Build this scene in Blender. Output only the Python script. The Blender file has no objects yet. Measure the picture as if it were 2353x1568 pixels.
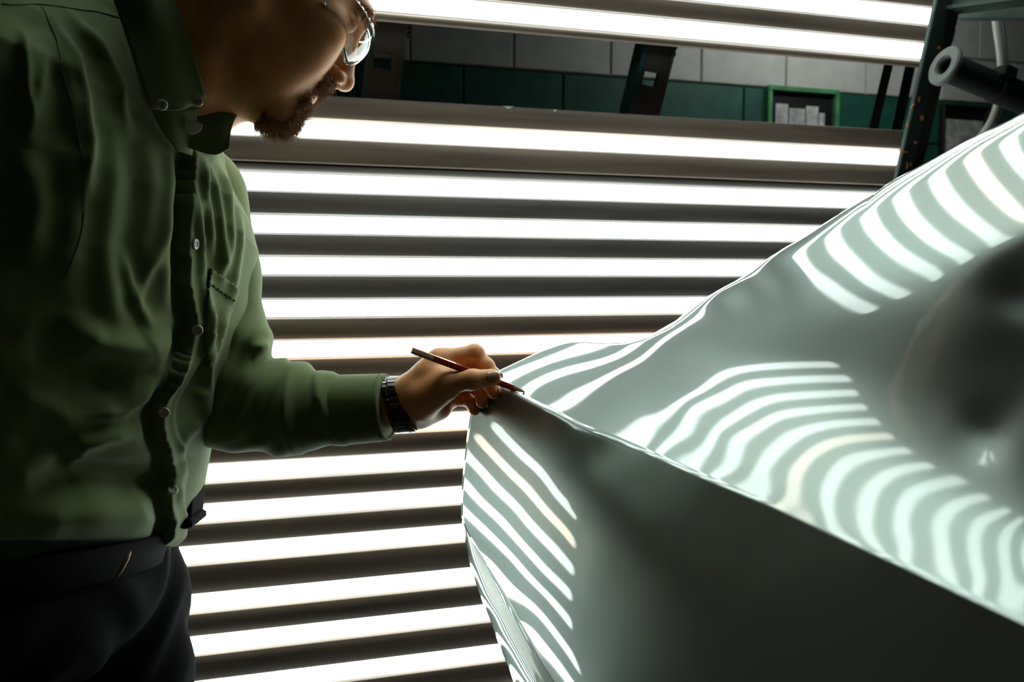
import bpy, math, random
import numpy as np
from mathutils import Vector, Matrix

# ------------------------------------------------------------------ camera, world, exposure
scene = bpy.context.scene
C = scene.collection
FPX, CXP, CYP = 1800.0, 1176.5, 784.0
CAMZ = 1.35
PITCH = math.atan(134 / FPX)
cp, sp = math.cos(PITCH), math.sin(PITCH)

cam_d = bpy.data.cameras.new('camera')
cam = bpy.data.objects.new('camera', cam_d); C.objects.link(cam)
cam.location = (0, 0, CAMZ)
cam.rotation_euler = (math.pi / 2 - PITCH, 0, 0)
cam_d.sensor_width = 36.0
cam_d.lens = 36.0 * FPX / 2353.0
cam_d.clip_start = 0.02
cam_d.dof.use_dof = True
cam_d.dof.focus_distance = 0.90
cam_d.dof.aperture_fstop = 6.3
scene.camera = cam

world = bpy.data.worlds.new('world'); scene.world = world
world.use_nodes = True
world.node_tree.nodes['Background'].inputs[0].default_value = (1.0, 0.86, 0.66, 1)
world.node_tree.nodes['Background'].inputs[1].default_value = 0.024

scene.view_settings.view_transform = 'Standard'
scene.view_settings.look = 'None'
scene.view_settings.exposure = 0.0
scene.view_settings.gamma = 1.0
scene.view_settings.use_curve_mapping = False

TUBE_POWER = 9.0

# ------------------------------------------------------------------ helpers
def ray(px, py):
    u = (px - CXP) / FPX; v = -(py - CYP) / FPX
    return np.array([u, cp + v * sp, -sp + v * cp])
def at(px, py, Y):
    d = ray(px, py); p = d * (Y / d[1]); p[2] += CAMZ
    return p
def c2w(P):
    P = np.asarray(P, float)
    return np.stack([P[..., 0], P[..., 1] * cp + P[..., 2] * sp, -P[..., 1] * sp + P[..., 2] * cp + CAMZ], -1)
def proj(P):
    P = np.asarray(P, float)
    x, y, z = P[..., 0], P[..., 1], P[..., 2] - CAMZ
    yf = y * cp - z * sp; zf = y * sp + z * cp
    return CXP + FPX * x / yf, CYP - FPX * zf / yf

def obj(name, verts, faces, m=None, parent=None, smooth=True):
    me = bpy.data.meshes.new(name)
    if isinstance(faces, np.ndarray):
        n, k = faces.shape
        me.vertices.add(len(verts)); me.vertices.foreach_set('co', np.asarray(verts, np.float32).ravel())
        me.loops.add(n * k); me.loops.foreach_set('vertex_index', faces.astype(np.int32).ravel())
        me.polygons.add(n); me.polygons.foreach_set('loop_start', np.arange(0, n * k, k, dtype=np.int32))
        try: me.polygons.foreach_set('loop_total', np.full(n, k, np.int32))
        except Exception: pass
        me.update(calc_edges=True); me.validate()
    else:
        me.from_pydata([tuple(map(float, v)) for v in verts], [], [tuple(int(i) for i in f) for f in faces])
    if m is not None: me.materials.append(m)
    if smooth: me.polygons.foreach_set('use_smooth', np.ones(len(me.polygons), bool))
    me.update()
    o = bpy.data.objects.new(name, me); C.objects.link(o)
    if parent is not None: attach(o, parent)
    return o
def wm(o):
    if o.parent is None: return o.matrix_basis.copy()
    return wm(o.parent) @ o.matrix_parent_inverse @ o.matrix_basis
def attach(o, parent):
    o.parent = parent
    o.matrix_parent_inverse = wm(parent).inverted()
def link_same(o, name, loc=None, rot=None, parent=None):
    c = o.copy(); c.name = name; C.objects.link(c)
    if loc is not None: c.location = loc
    if rot is not None: c.rotation_euler = rot
    if parent is not None: c.parent = parent
    return c
def tag(o, label=None, cat=None, group=None, kind=None):
    if label: o['label'] = label
    if cat: o['category'] = cat
    if group: o['group'] = group
    if kind: o['kind'] = kind
    return o
def empty(name, loc=(0, 0, 0), label=None, cat=None, group=None):
    o = bpy.data.objects.new(name, None); C.objects.link(o)
    o.location = loc; o.empty_display_size = 0.05
    return tag(o, label, cat, group)

class MB:
    """collects simple solids into one mesh"""
    def __init__(s): s.v = []; s.f = []
    def add(s, v, f):
        k = len(s.v); s.v += [tuple(map(float, p)) for p in v]; s.f += [tuple(int(i) + k for i in q) for q in f]; return s
    def box(s, c, ax, ay, az, hx, hy, hz, bev=0.0):
        c = np.array(c, float); ax, ay, az = (np.array(t, float) for t in (ax, ay, az))
        if bev <= 0:
            v = [c + ax * hx * i + ay * hy * j + az * hz * k for i in (-1, 1) for j in (-1, 1) for k in (-1, 1)]
            f = [(0, 1, 3, 2), (4, 6, 7, 5), (0, 4, 5, 1), (2, 3, 7, 6), (0, 2, 6, 4), (1, 5, 7, 3)]
            return s.add(v, f)
        # chamfered box: octagonal prism style bevel on the x-y profile and inset caps
        prof = [(hx - bev, hy), (hx, hy - bev), (hx, -hy + bev), (hx - bev, -hy), (-hx + bev, -hy), (-hx, -hy + bev), (-hx, hy - bev), (-hx + bev, hy)]
        rings = []
        for zz, ins in ((-hz, bev), (-hz + bev, 0), (hz - bev, 0), (hz, bev)):
            sx = (hx - ins) / hx; sy = (hy - ins) / hy
            rings.append([c + ax * x * sx + ay * y * sy + az * zz for x, y in prof])
        v = [p for r in rings for p in r]; f = []
        for r in range(3):
            for i in range(8):
                a, b = r * 8 + i, r * 8 + (i + 1) % 8
                f.append((a, a + 8, b + 8, b))
        f.append(tuple(range(8))); f.append(tuple(reversed(range(24, 32))))
        return s.add(v, f)
    def tube(s, pts, rad, n=12, caps=True):
        pts = [np.array(p, float) for p in pts]
        rad = rad if hasattr(rad, '__len__') else [rad] * len(pts)
        v = []; f = []; u = None
        for i, p in enumerate(pts):
            t = (pts[min(i + 1, len(pts) - 1)] - pts[max(i - 1, 0)]); t /= np.linalg.norm(t)
            if u is None:
                u = np.cross(t, (0, 0, 1.0)) if abs(t[2]) < .9 else np.cross(t, (1.0, 0, 0))
            u = u - t * (u @ t); u /= np.linalg.norm(u); w = np.cross(t, u)
            for k in range(n):
                a = 2 * math.pi * k / n
                v.append(p + rad[i] * (u * math.cos(a) + w * math.sin(a)))
        for i in range(len(pts) - 1):
            for k in range(n):
                a, b = i * n + k, i * n + (k + 1) % n
                f.append((a, b, b + n, a + n))
        if caps:
            f.append(tuple(reversed(range(n)))); f.append(tuple(range((len(pts) - 1) * n, len(pts) * n)))
        return s.add(v, f)
    def prism(s, prof, o, ax, ay, az, h):
        """closed 2-D profile (x,y) extruded +-h along az"""
        o = np.array(o, float); ax, ay, az = (np.array(t, float) for t in (ax, ay, az)); n = len(prof)
        v = [o + ax * x + ay * y - az * h for x, y in prof] + [o + ax * x + ay * y + az * h for x, y in prof]
        f = [(i, (i + 1) % n, n + (i + 1) % n, n + i) for i in range(n)]
        f.append(tuple(reversed(range(n)))); f.append(tuple(range(n, 2 * n)))
        return s.add(v, f)
    def build(s, name, m, parent=None, smooth=False):
        o = obj(name, s.v, s.f, m, parent, smooth)
        return o
def recalc(o):
    import bmesh
    bm = bmesh.new(); bm.from_mesh(o.data); bmesh.ops.recalc_face_normals(bm, faces=bm.faces); bm.to_mesh(o.data); bm.free(); return o
def catmull(pts, n):
    P = np.array(pts, float); Q = np.vstack([2 * P[0] - P[1], P, 2 * P[-1] - P[-2]]); out = []
    for i in range(1, len(Q) - 2):
        for k in range(n):
            t = k / n
            out.append(.5 * ((2 * Q[i]) + (-Q[i - 1] + Q[i + 1]) * t + (2 * Q[i - 1] - 5 * Q[i] + 4 * Q[i + 1] - Q[i + 2]) * t * t + (-Q[i - 1] + 3 * Q[i] - 3 * Q[i + 1] + Q[i + 2]) * t ** 3))
    out.append(P[-1]); return np.array(out)

# signed distance helpers
def sd_cap(P, a, b, ra, rb):
    a = np.asarray(a, float); b = np.asarray(b, float); d = b - a
    t = np.clip(((P - a) @ d) / (d @ d), 0, 1)
    return np.linalg.norm(P - a - t[..., None] * d, axis=-1) - (ra + (rb - ra) * t)
def sd_ell(P, c, r, R=None):
    q = P - np.asarray(c, float)
    if R is not None: q = q @ np.asarray(R, float).T
    r = np.asarray(r, float)
    k0 = np.linalg.norm(q / r, axis=-1); k1 = np.linalg.norm(q / (r * r), axis=-1) + 1e-9
    return k0 * (k0 - 1) / k1
def smin(a, b, k):
    h = np.clip(.5 + .5 * (b - a) / k, 0, 1)
    return b + (a - b) * h - k * h * (1 - h)
def smax(a, b, k): return -smin(-a, -b, k)
def surface_nets(fn, lo, hi, h):
    lo = np.asarray(lo, float); n = np.ceil((np.asarray(hi) - lo) / h).astype(int) + 1
    g = [lo[i] + h * np.arange(n[i]) for i in range(3)]
    V = np.empty(n, np.float32)
    for i0 in range(0, n[0], 24):
        X, Y, Z = np.meshgrid(g[0][i0:i0 + 24], g[1], g[2], indexing='ij')
        V[i0:i0 + 24] = fn(np.stack([X, Y, Z], -1))
    S = V < 0
    cnt = np.zeros(n - 1, np.int8)
    corners = [(i, j, k) for i in (0, 1) for j in (0, 1) for k in (0, 1)]
    def sub(A, c): return A[c[0]:A.shape[0] - 1 + c[0], c[1]:A.shape[1] - 1 + c[1], c[2]:A.shape[2] - 1 + c[2]]
    for c in corners: cnt += sub(S, c)
    mask = (cnt > 0) & (cnt < 8)
    idx = np.full(mask.shape, -1, np.int64); ncell = int(mask.sum()); idx[mask] = np.arange(ncell)
    cells = np.argwhere(mask)
    vals = {c: V[cells[:, 0] + c[0], cells[:, 1] + c[1], cells[:, 2] + c[2]] for c in corners}
    acc = np.zeros((ncell, 3)); num = np.zeros(ncell)
    for c in corners:
        for ax in range(3):
            if c[ax] == 0:
                d = list(c); d[ax] = 1; d = tuple(d)
                va, vb = vals[c], vals[d]; cr = (va < 0) != (vb < 0)
                t = np.where(cr, va / np.where(cr, va - vb, 1), 0)
                p = np.tile(np.array(c, float), (ncell, 1)); p[:, ax] = t
                acc[cr] += p[cr]; num[cr] += 1
    verts = (cells + acc / num[:, None]) * h + lo
    faces = []
    for ax in range(3):
        o1, o2 = [(1, 2), (2, 0), (0, 1)][ax]
        A = S.take(range(0, S.shape[ax] - 1), ax); B = S.take(range(1, S.shape[ax]), ax)
        E = np.argwhere(A != B)
        ok = (E[:, o1] > 0) & (E[:, o2] > 0) & (E[:, o1] < S.shape[o1] - 1) & (E[:, o2] < S.shape[o2] - 1)
        E = E[ok]; ins = A[tuple(E.T)]
        def cid(d1, d2):
            q = E.copy(); q[:, o1] += d1; q[:, o2] += d2; return idx[tuple(q.T)]
        q = np.stack([cid(-1, -1), cid(0, -1), cid(0, 0), cid(-1, 0)], -1)
        q[~ins] = q[~ins][:, ::-1]
        faces.append(q)
    return verts, np.concatenate(faces)
def join_meshes(parts):
    v = []; f = []; k = 0
    for a, b in parts:
        v.append(a); f.append(b + k); k += len(a)
    return np.concatenate(v), np.concatenate(f)
def grid_faces(nu, nv, flip=False):
    i, j = np.meshgrid(np.arange(nu - 1), np.arange(nv - 1), indexing='ij'); a = (i * nv + j).ravel()
    q = np.stack([a, a + nv, a + nv + 1, a + 1], -1)
    return q[:, ::-1] if flip else q

# ------------------------------------------------------------------ materials
def mat(name, col, rough=.5, metal=0.0, spec=.5, noise=None, bump=None, coat=0.0, coat_rough=.05, sheen=0.0, sss=0.0, trans=0.0, ior=1.5, translucent=0.0):
    """noise=(scale, amount, stretch) darkens/lightens the base colour; bump=(scale, strength, dist)"""
    m = bpy.data.materials.new(name); m.use_nodes = True
    nt = m.node_tree; b = nt.nodes['Principled BSDF']; L = nt.links
    b.inputs['Base Color'].default_value = (*col, 1)
    b.inputs['Roughness'].default_value = rough; b.inputs['Metallic'].default_value = metal
    b.inputs['Specular IOR Level'].default_value = spec; b.inputs['IOR'].default_value = ior
    b.inputs['Coat Weight'].default_value = coat; b.inputs['Coat Roughness'].default_value = coat_rough
    b.inputs['Sheen Weight'].default_value = sheen
    b.inputs['Transmission Weight'].default_value = trans
    if sss:
        b.inputs['Subsurface Weight'].default_value = sss
        b.inputs['Subsurface Radius'].default_value = (.012, .004, .002); b.inputs['Subsurface Scale'].default_value = 1.0
    tc = nt.nodes.new('ShaderNodeTexCoord')
    if noise:
        sc, am, st = noise
        mp = nt.nodes.new('ShaderNodeMapping'); mp.inputs['Scale'].default_value = st
        nz = nt.nodes.new('ShaderNodeTexNoise'); nz.inputs['Scale'].default_value = sc; nz.inputs['Detail'].default_value = 5
        rp = nt.nodes.new('ShaderNodeValToRGB')
        rp.color_ramp.elements[0].position = .3; rp.color_ramp.elements[1].position = .72
        rp.color_ramp.elements[0].color = (*[c * (1 - am) for c in col], 1); rp.color_ramp.elements[1].color = (*[min(1, c * (1 + am)) for c in col], 1)
        L.new(tc.outputs['Object'], mp.inputs[0]); L.new(mp.outputs[0], nz.inputs[0]); L.new(nz.outputs[0], rp.inputs[0]); L.new(rp.outputs[0], b.inputs['Base Color'])
    if bump:
        nz2 = nt.nodes.new('ShaderNodeTexNoise'); nz2.inputs['Scale'].default_value = bump[0]; nz2.inputs['Detail'].default_value = 4
        bp = nt.nodes.new('ShaderNodeBump'); bp.inputs['Strength'].default_value = bump[1]; bp.inputs['Distance'].default_value = bump[2]
        L.new(tc.outputs['Object'], nz2.inputs[0]); L.new(nz2.outputs[0], bp.inputs['Height']); L.new(bp.outputs[0], b.inputs['Normal'])
    if translucent:
        tr = nt.nodes.new('ShaderNodeBsdfTranslucent'); tr.inputs[0].default_value = (*col, 1)
        mx = nt.nodes.new('ShaderNodeMixShader'); mx.inputs[0].default_value = translucent
        L.new(b.outputs[0], mx.inputs[1]); L.new(tr.outputs[0], mx.inputs[2]); L.new(mx.outputs[0], nt.nodes['Material Output'].inputs[0])
    return m
def emit(name, col, power):
    m = bpy.data.materials.new(name); m.use_nodes = True; nt = m.node_tree
    nt.nodes.remove(nt.nodes['Principled BSDF'])
    e = nt.nodes.new('ShaderNodeEmission'); e.inputs[0].default_value = (*col, 1); e.inputs[1].default_value = power
    nt.links.new(e.outputs[0], nt.nodes['Material Output'].inputs[0]); return m

M = {}
M['tube'] = emit('tube_glow', (.87, 1.0, .955), TUBE_POWER)
M['tube_warm'] = emit('tube_glow_warm', (1.0, .92, .76), TUBE_POWER)
M['slat'] = mat('slat_metal', (.125, .092, .070), rough=.6, metal=.35, noise=(6, .35, (.4, .4, 9)), bump=(60, .1, .001))
M['slat_cool'] = mat('slat_metal_cool', (.088, .076, .070), rough=.6, metal=.35, noise=(6, .35, (.4, .4, 9)), bump=(60, .1, .001))
M['cap'] = mat('tube_cap_metal', (.55, .55, .55), rough=.35, metal=1)
M['socket'] = mat('socket_plastic', (.25, .25, .24), rough=.5)
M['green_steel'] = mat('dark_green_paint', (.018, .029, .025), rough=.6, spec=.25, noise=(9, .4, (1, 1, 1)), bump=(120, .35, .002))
M['teal_steel'] = mat('teal_paint', (.01, .05, .05), rough=.4, noise=(9, .3, (1, 1, 1)))
M['dark_steel'] = mat('dark_brown_steel', (.035, .03, .028), rough=.5, noise=(14, .4, (1, 1, 1)))
M['primer'] = mat('orange_primer', (.45, .15, .03), rough=.7, noise=(40, .3, (1, 1, 1)))
M['block_white'] = mat('white_block_paint', (.55, .55, .52), rough=.7, noise=(14, .1, (1, 1, 1)), bump=(90, .35, .004))
M['block_green'] = mat('green_block_paint', (.010, .095, .066), rough=.55, noise=(10, .3, (1, 1, 1)), bump=(90, .3, .004))
M['mortar'] = mat('painted_mortar', (.30, .31, .29), rough=.8)
M['mortar_green'] = mat('painted_mortar_green', (.008, .075, .055), rough=.7)
M['concrete'] = mat('dark_concrete', (.05, .05, .048), rough=.7, noise=(3, .3, (1, 1, 1)), bump=(30, .2, .004))
M['ceiling'] = mat('dark_ceiling', (.04, .042, .042), rough=.9)
M['grey_hose'] = mat('grey_conduit', (.17, .165, .14), rough=.35)
M['shirt'] = mat('green_cotton', (.135, .183, .066), rough=.8, spec=.2, sheen=.15, noise=(9, .1, (1, 1, 1)), bump=(900, .12, .0006), translucent=.12)
M['shirt_inside'] = M['shirt']
M['undershirt'] = mat('white_undershirt', (.7, .7, .7), rough=.8)
M['button'] = mat('pearl_button', (.55, .53, .46), rough=.25)
M['thread'] = mat('dark_thread', (.05, .08, .03), rough=.8)
M['trousers'] = mat('black_trouser_cloth', (.0055, .0055, .0055), rough=.95, spec=.04, bump=(700, .2, .0006))
M['leather'] = mat('black_leather', (.005, .005, .005), rough=.8, spec=.04, bump=(300, .15, .0008))
M['brown_leather'] = mat('brown_belt_leather', (.16, .09, .05), rough=.4)
M['skin'] = mat('skin', (.74, .335, .13), rough=.48, spec=.4, noise=(38, .14, (1, 1, 1)), bump=(420, .25, .0009), sss=.12)
M['nail'] = mat('fingernail', (.50, .27, .17), rough=.25, coat=.3)
M['hair'] = mat('brown_hair', (.24, .13, .055), rough=.45, spec=.4)
M['lens'] = mat('clear_polycarbonate', (.95, .98, .97), rough=.02, trans=1.0, ior=1.5)
M['temple'] = mat('clear_plastic_temple', (.85, .9, .88), rough=.08, trans=.75, ior=1.45)
M['watch_steel'] = mat('dark_steel_links', (.10, .095, .09), rough=.22, metal=1)
M['pencil_red'] = mat('red_pencil_lacquer', (.32, .022, .012), rough=.25, coat=.5)
M['pencil_orange'] = mat('bare_orange_pencil_end', (.62, .32, .16), rough=.5)
M['pencil_wood'] = mat('pencil_wood', (.50, .27, .09), rough=.6, noise=(200, .2, (1, 1, 1)))
M['pencil_lead'] = mat('red_brown_pencil_lead', (.16, .05, .02), rough=.5)
M['paper'] = mat('white_paper', (.75, .76, .74), rough=.7, noise=(22, .5, (1, 1, 1)))
M['frame_green'] = mat('green_frame_paint', (.08, .30, .12), rough=.5, noise=(20, .3, (1, 1, 1)))
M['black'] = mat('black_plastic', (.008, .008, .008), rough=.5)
M['chalk'] = mat('pale_green_chipped_paint', (.45, .6, .5), rough=.7)

def thin_glass(name):
    m = bpy.data.materials.new(name); m.use_nodes = True; nt = m.node_tree; nt.nodes.remove(nt.nodes['Principled BSDF'])
    t = nt.nodes.new('ShaderNodeBsdfTransparent'); g = nt.nodes.new('ShaderNodeBsdfAnisotropic'); g.inputs['Roughness'].default_value = .02
    x = nt.nodes.new('ShaderNodeMixShader'); x.inputs[0].default_value = .07
    nt.links.new(t.outputs[0], x.inputs[1]); nt.links.new(g.outputs[0], x.inputs[2]); nt.links.new(x.outputs[0], nt.nodes['Material Output'].inputs[0]); return m
M['pane'] = thin_glass('flat_pane')
TOPC=[-0.78516,-0.68055,-0.56924,-0.45189,-0.32589,-0.19080,-0.04729,0.10350,0.25637,0.41132,0.56054,0.70379,0.83923,0.96593,1.08554,1.19967,1.31227,1.41907,1.53708,1.63072,-0.64785,-0.53949,-0.43071,-0.31602,-0.19313,-0.06068,0.08109,0.22995,0.38388,0.53624,0.68574,0.82768,0.96084,1.08589,1.20421,1.31771,1.42765,1.53935,1.64752,1.76877,-0.50322,-0.39804,-0.29155,-0.18018,-0.06056,0.06906,0.20884,0.35729,0.50891,0.66353,0.81088,0.95084,1.08299,1.20592,1.32170,1.43513,1.54614,1.65354,1.77077,1.87241,-0.35234,-0.25132,-0.14973,-0.04316,0.07180,0.19787,0.33526,0.48202,0.63811,0.78716,0.93696,1.07593,1.20362,1.32444,1.43933,1.55019,1.66051,1.77134,1.87848,2.00743,-0.19074,-0.09720,-0.00227,0.09699,0.20509,0.32573,0.46141,0.60843,0.75443,0.92206,1.06473,1.18987,1.32293,1.43670,1.54962,1.66344,1.78014,1.89906,2.02289,2.13348,-0.01795,0.06838,0.15396,0.24344,0.34148,0.45501,0.58461,0.72992,0.90101,1.02307,1.19374,1.31877,1.42892,1.54266,1.65664,1.77433,1.89394,2.01521,2.13307,2.20969,0.17193,0.24613,0.32277,0.39989,0.48410,0.58394,0.72275,0.86389,0.95686,1.20992,1.30293,1.40715,1.51650,1.62881,1.74220,1.85266,1.96032,2.05266,2.11857,2.25255,0.37355,0.44398,0.50864,0.57490,0.64111,0.72464,0.82128,1.05338,1.18814,1.22576,1.37267,1.47916,1.58786,1.69252,1.79489,1.89512,1.97835,2.02960,2.15762,2.22174,0.59371,0.64289,0.70526,0.76641,0.82517,0.87820,1.01989,1.13126,1.21304,1.33297,1.43340,1.53709,1.63540,1.73538,1.83498,1.93201,2.02349,2.09909,2.17082,2.27374,0.83200,0.87830,0.92317,0.98968,1.05113,1.12547,1.16989,1.21794,1.29903,1.38767,1.48127,1.57645,1.67499,1.77500,1.87175,1.96665,2.04603,2.13218,2.21652,2.29944,1.00642,1.03124,1.08302,1.12242,1.18312,1.25303,1.31682,1.38638,1.42622,1.48550,1.56165,1.64593,1.73389,1.82391,1.91656,2.00242,2.09492,2.16858,2.26350,2.33957,1.13387,1.17632,1.25544,1.27354,1.31898,1.36974,1.42149,1.48919,1.56142,1.61204,1.66457,1.73142,1.80695,1.88805,1.97243,2.05998,2.10884,2.23763,2.30286,2.40436,1.25798,1.31218,1.34743,1.38022,1.45138,1.48077,1.55181,1.59455,1.65754,1.72967,1.78818,1.83974,1.89896,1.96711,2.04135,2.11993,2.20298,2.28085,2.37690,2.44296,1.37933,1.42016,1.46492,1.50982,1.54575,1.59797,1.63425,1.72871,1.76965,1.82279,1.89859,1.96164,2.01370,2.06960,2.13103,2.19912,2.27200,2.35095,2.42505,2.50689,1.48782,1.53208,1.57434,1.61602,1.66339,1.70633,1.76581,1.81677,1.87765,1.95284,1.98526,2.07034,2.13768,2.19121,2.24355,2.30013,2.36126,2.42569,2.49497,2.55632,1.59743,1.64053,1.68431,1.72871,1.77247,1.82188,1.87152,1.93011,1.98871,2.03825,2.10929,2.13941,2.24354,2.31868,2.37345,2.42394,2.47500,2.53019,2.58004,2.65365,1.70546,1.74981,1.79392,1.83834,1.88485,1.93249,1.98479,2.03822,2.09368,2.15417,2.20623,2.27940,2.34857,2.41873,2.49834,2.56006,2.60828,2.65321,2.71594,2.75889,1.81462,1.85905,1.90369,1.94903,1.99537,2.04427,2.09505,2.14897,2.20535,2.26217,2.32660,2.39056,2.46615,2.54305,2.61453,2.68100,2.74042,2.79264,2.83986,2.90087,1.92392,1.96883,2.01373,2.05928,2.10635,2.15506,2.20650,2.26030,2.31655,2.37716,2.43949,2.51057,2.58404,2.66038,2.73608,2.80479,2.86541,2.91941,2.97462,3.02069,2.03429,2.07862,2.12377,2.16980,2.21690,2.26627,2.31754,2.37170,2.42959,2.48914,2.55710,2.62552,2.70269,2.78093,2.85620,2.92765,2.99126,3.05045,3.09945,3.16425]
SIDEC=[0.87154,0.93859,1.00810,1.07429,1.14647,1.23365,1.31651,1.39724,1.48294,1.56810,1.65633,1.74617,1.83841,1.93230,2.02752,2.12348,2.21987,2.31643,2.41311,2.50986,0.87977,0.95167,1.01801,1.09068,1.17468,1.26356,1.34888,1.43474,1.52063,1.60867,1.69766,1.78895,1.88222,1.97721,2.07321,2.16975,2.26646,2.36320,2.45993,2.55666,0.88602,0.96169,1.03148,1.10970,1.18941,1.29973,1.38372,1.46917,1.56019,1.64861,1.73934,1.83157,1.92613,2.02214,2.11898,2.21607,2.31311,2.41000,2.50677,2.60349,0.87751,0.96277,1.03399,1.12577,1.22365,1.35010,1.40067,1.51386,1.59762,1.69054,1.78072,1.87454,1.97028,2.06752,2.16518,2.26276,2.36002,2.45699,2.55371,2.65040,0.87165,0.95257,1.04207,1.14280,1.25824,1.35109,1.45933,1.54762,1.64183,1.73218,1.82293,1.91790,2.01515,2.11376,2.21211,2.31001,2.40736,2.50421,2.60083,2.69734,0.84992,0.94943,1.04459,1.16666,1.28240,1.40152,1.49308,1.59163,1.68717,1.77351,1.86683,1.96199,2.06162,2.16111,2.25999,2.35791,2.45505,2.55172,2.64800,2.74435,0.79372,0.92943,1.05348,1.18547,1.31691,1.43010,1.53885,1.63397,1.72947,1.82069,1.91376,2.00829,2.10946,2.21025,2.30870,2.40621,2.50329,2.59914,2.69526,2.79120,0.74083,0.88767,1.04872,1.21322,1.34333,1.46628,1.57411,1.67659,1.77351,1.86855,1.96142,2.06163,2.15709,2.26195,2.35612,2.45550,2.55111,2.64681,2.74203,2.83817,0.69735,0.85609,1.02130,1.23619,1.37256,1.49851,1.60975,1.71781,1.81798,1.91524,2.01245,2.10891,2.21004,2.30663,2.40629,2.50407,2.60061,2.69246,2.78915,2.88551,0.68147,0.86349,1.04268,1.24215,1.40099,1.52932,1.64867,1.75805,1.86213,1.96209,2.06020,2.15912,2.25703,2.35661,2.45342,2.55351,2.64401,2.73934,2.83734,2.93104,0.70057,0.87796,1.06427,1.24209,1.42644,1.56032,1.68536,1.79866,1.90544,2.00751,2.10764,2.20650,2.30560,2.40355,2.50179,2.59781,2.69210,2.78895,2.88309,2.98093,0.71617,0.90138,1.08396,1.26557,1.44236,1.59816,1.72037,1.83910,1.94744,2.05216,2.15344,2.25356,2.35251,2.45104,2.54838,2.64475,2.74026,2.83529,2.93167,3.02616,0.74163,0.92374,1.10763,1.29063,1.46795,1.62272,1.75789,1.87682,1.98938,2.09554,2.19875,2.29958,2.39932,2.49779,2.59539,2.69178,2.78738,2.88326,2.97846,3.07511,0.76162,0.94769,1.13094,1.31530,1.49151,1.65472,1.79023,1.91642,2.03009,2.13931,2.24356,2.34577,2.44577,2.54476,2.64225,2.73884,2.83497,2.93012,3.02667,3.12029]
LZ=[0.2944,0.1919,0.1121,0.0327,-0.0496,-0.1289,-0.2070,-0.2839,-0.3631,-0.4401,-0.5204,-0.6153,-0.6987,-0.7885,-0.8781,-0.9693]
AR=[(0.0810,0.5168),(0.1055,0.5841),(0.1357,0.6490),(0.1715,0.7110),(0.2126,0.7697),(0.2586,0.8245),(0.3093,0.8752),(0.3641,0.9212),(0.4228,0.9623),(0.4848,0.9981),(0.5497,1.0283),(0.6170,1.0528),(0.6861,1.0714),(0.7567,1.0838)]

# ------------------------------------------------------------------ the light tunnel frame
TH = math.radians(15.1)
AX = np.array([math.cos(TH), math.sin(TH), 0.0])          # along the tubes, to the right and away
NX = np.array([math.sin(TH), -math.cos(TH), 0.0])         # out of the bank, towards the room
ZX = np.array([0, 0, 1.0])
W0 = np.array([-0.12133, 1.6, CAMZ])
A_L, A_R, A_LU = -0.75, 1.09, -0.40                                    # tube ends along the axis
TUBE_R = 0.0158
def bank(a, o, z): return W0 + AX * a + NX * o + ZX * z

# ---- room shell
FZ = 0.0
def slab(name, c, hx, hy, hz, m, rot=0.0):
    ca, sa = math.cos(rot), math.sin(rot)
    b = MB().box(c, (ca, sa, 0), (-sa, ca, 0), (0, 0, 1), hx, hy, hz)
    o = b.build(name, m); o['kind'] = 'structure'; return o
slab('floor', (0, 1.0, -0.05), 6, 5, .05, M['concrete'])
slab('ceiling', (0, 1.0, 3.65), 6, 5, .05, M['ceiling'])
WALL_O = -1.42                                            # block wall face, behind the bank plane
wall_c = bank(0, WALL_O - .12, 0); wall_c[2] = 1.8
WZ = 1.8
wall = MB().box((wall_c[0], wall_c[1], WZ), AX, NX, ZX, 4.6, .1, 1.8).build('wall_back', M['mortar'])
wall['kind'] = 'structure'
slab('wall_left', (-4.4, 1.0, 1.8), .08, 5, 1.8, M['ceiling'])
slab('wall_right', (5.2, 1.0, 1.8), .08, 5, 1.8, M['ceiling'])

# painted concrete blocks, running bond; white over green, the joint line follows the photograph
BLW, BLH, JT = 0.400, 0.197, 0.006
def wall_hit(px, py):
    d = ray(px, py); p0 = bank(0, WALL_O, 0) - np.array([0, 0, CAMZ])
    t = (p0 @ NX) / (d @ NX); q = d * t
    q[2] += CAMZ
    return (q - W0) @ AX, q[2]
a_j, z_split = wall_hit(1400, 177)
def block_mesh(m):
    hx, hz, d, bv = BLW / 2 - JT / 2, BLH / 2 - JT / 2, .014, .004
    v = []
    for n, ins in ((0.0, 0.0), (d - bv, 0.0), (d, bv)):
        for sx, sz in ((-1, -1), (1, -1), (1, 1), (-1, 1)):
            v.append(AX * sx * (hx - ins) + NX * n + ZX * sz * (hz - ins))
    f = []
    for r in range(2):
        for i in range(4):
            a, b = r * 4 + i, r * 4 + (i + 1) % 4; f.append((a, b, b + 4, a + 4))
    f += [(8, 9, 10, 11), (3, 2, 1, 0)]
    o = obj('block', v, f, m, None, False); return o
pw = block_mesh(M['block_white']); pg = block_mesh(M['block_green'])
first = {0: True, 1: True}
for r in range(-6, 7):
    zc = z_split + (r + .5) * BLH
    white = r >= 0
    for k in range(-4, 8):
        ac = a_j + (k + .5) * BLW + (0 if r % 2 == 0 else BLW / 2)
        src = pw if white else pg
        loc = W0 + AX * ac + NX * WALL_O; loc[2] = zc
        if first[int(white)]:
            o = src; first[int(white)] = False
        else:
            o = src.copy(); C.objects.link(o)
        o.location = loc; o.name = 'block'; o.parent = wall
bg = MB().box((wall_c[0] + NX[0] * .102, wall_c[1] + NX[1] * .102, z_split / 2 + .0), AX, NX, ZX, 4.6, .0015, z_split / 2).build('mortar_band', M['mortar_green'])
bg.parent = wall

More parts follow.
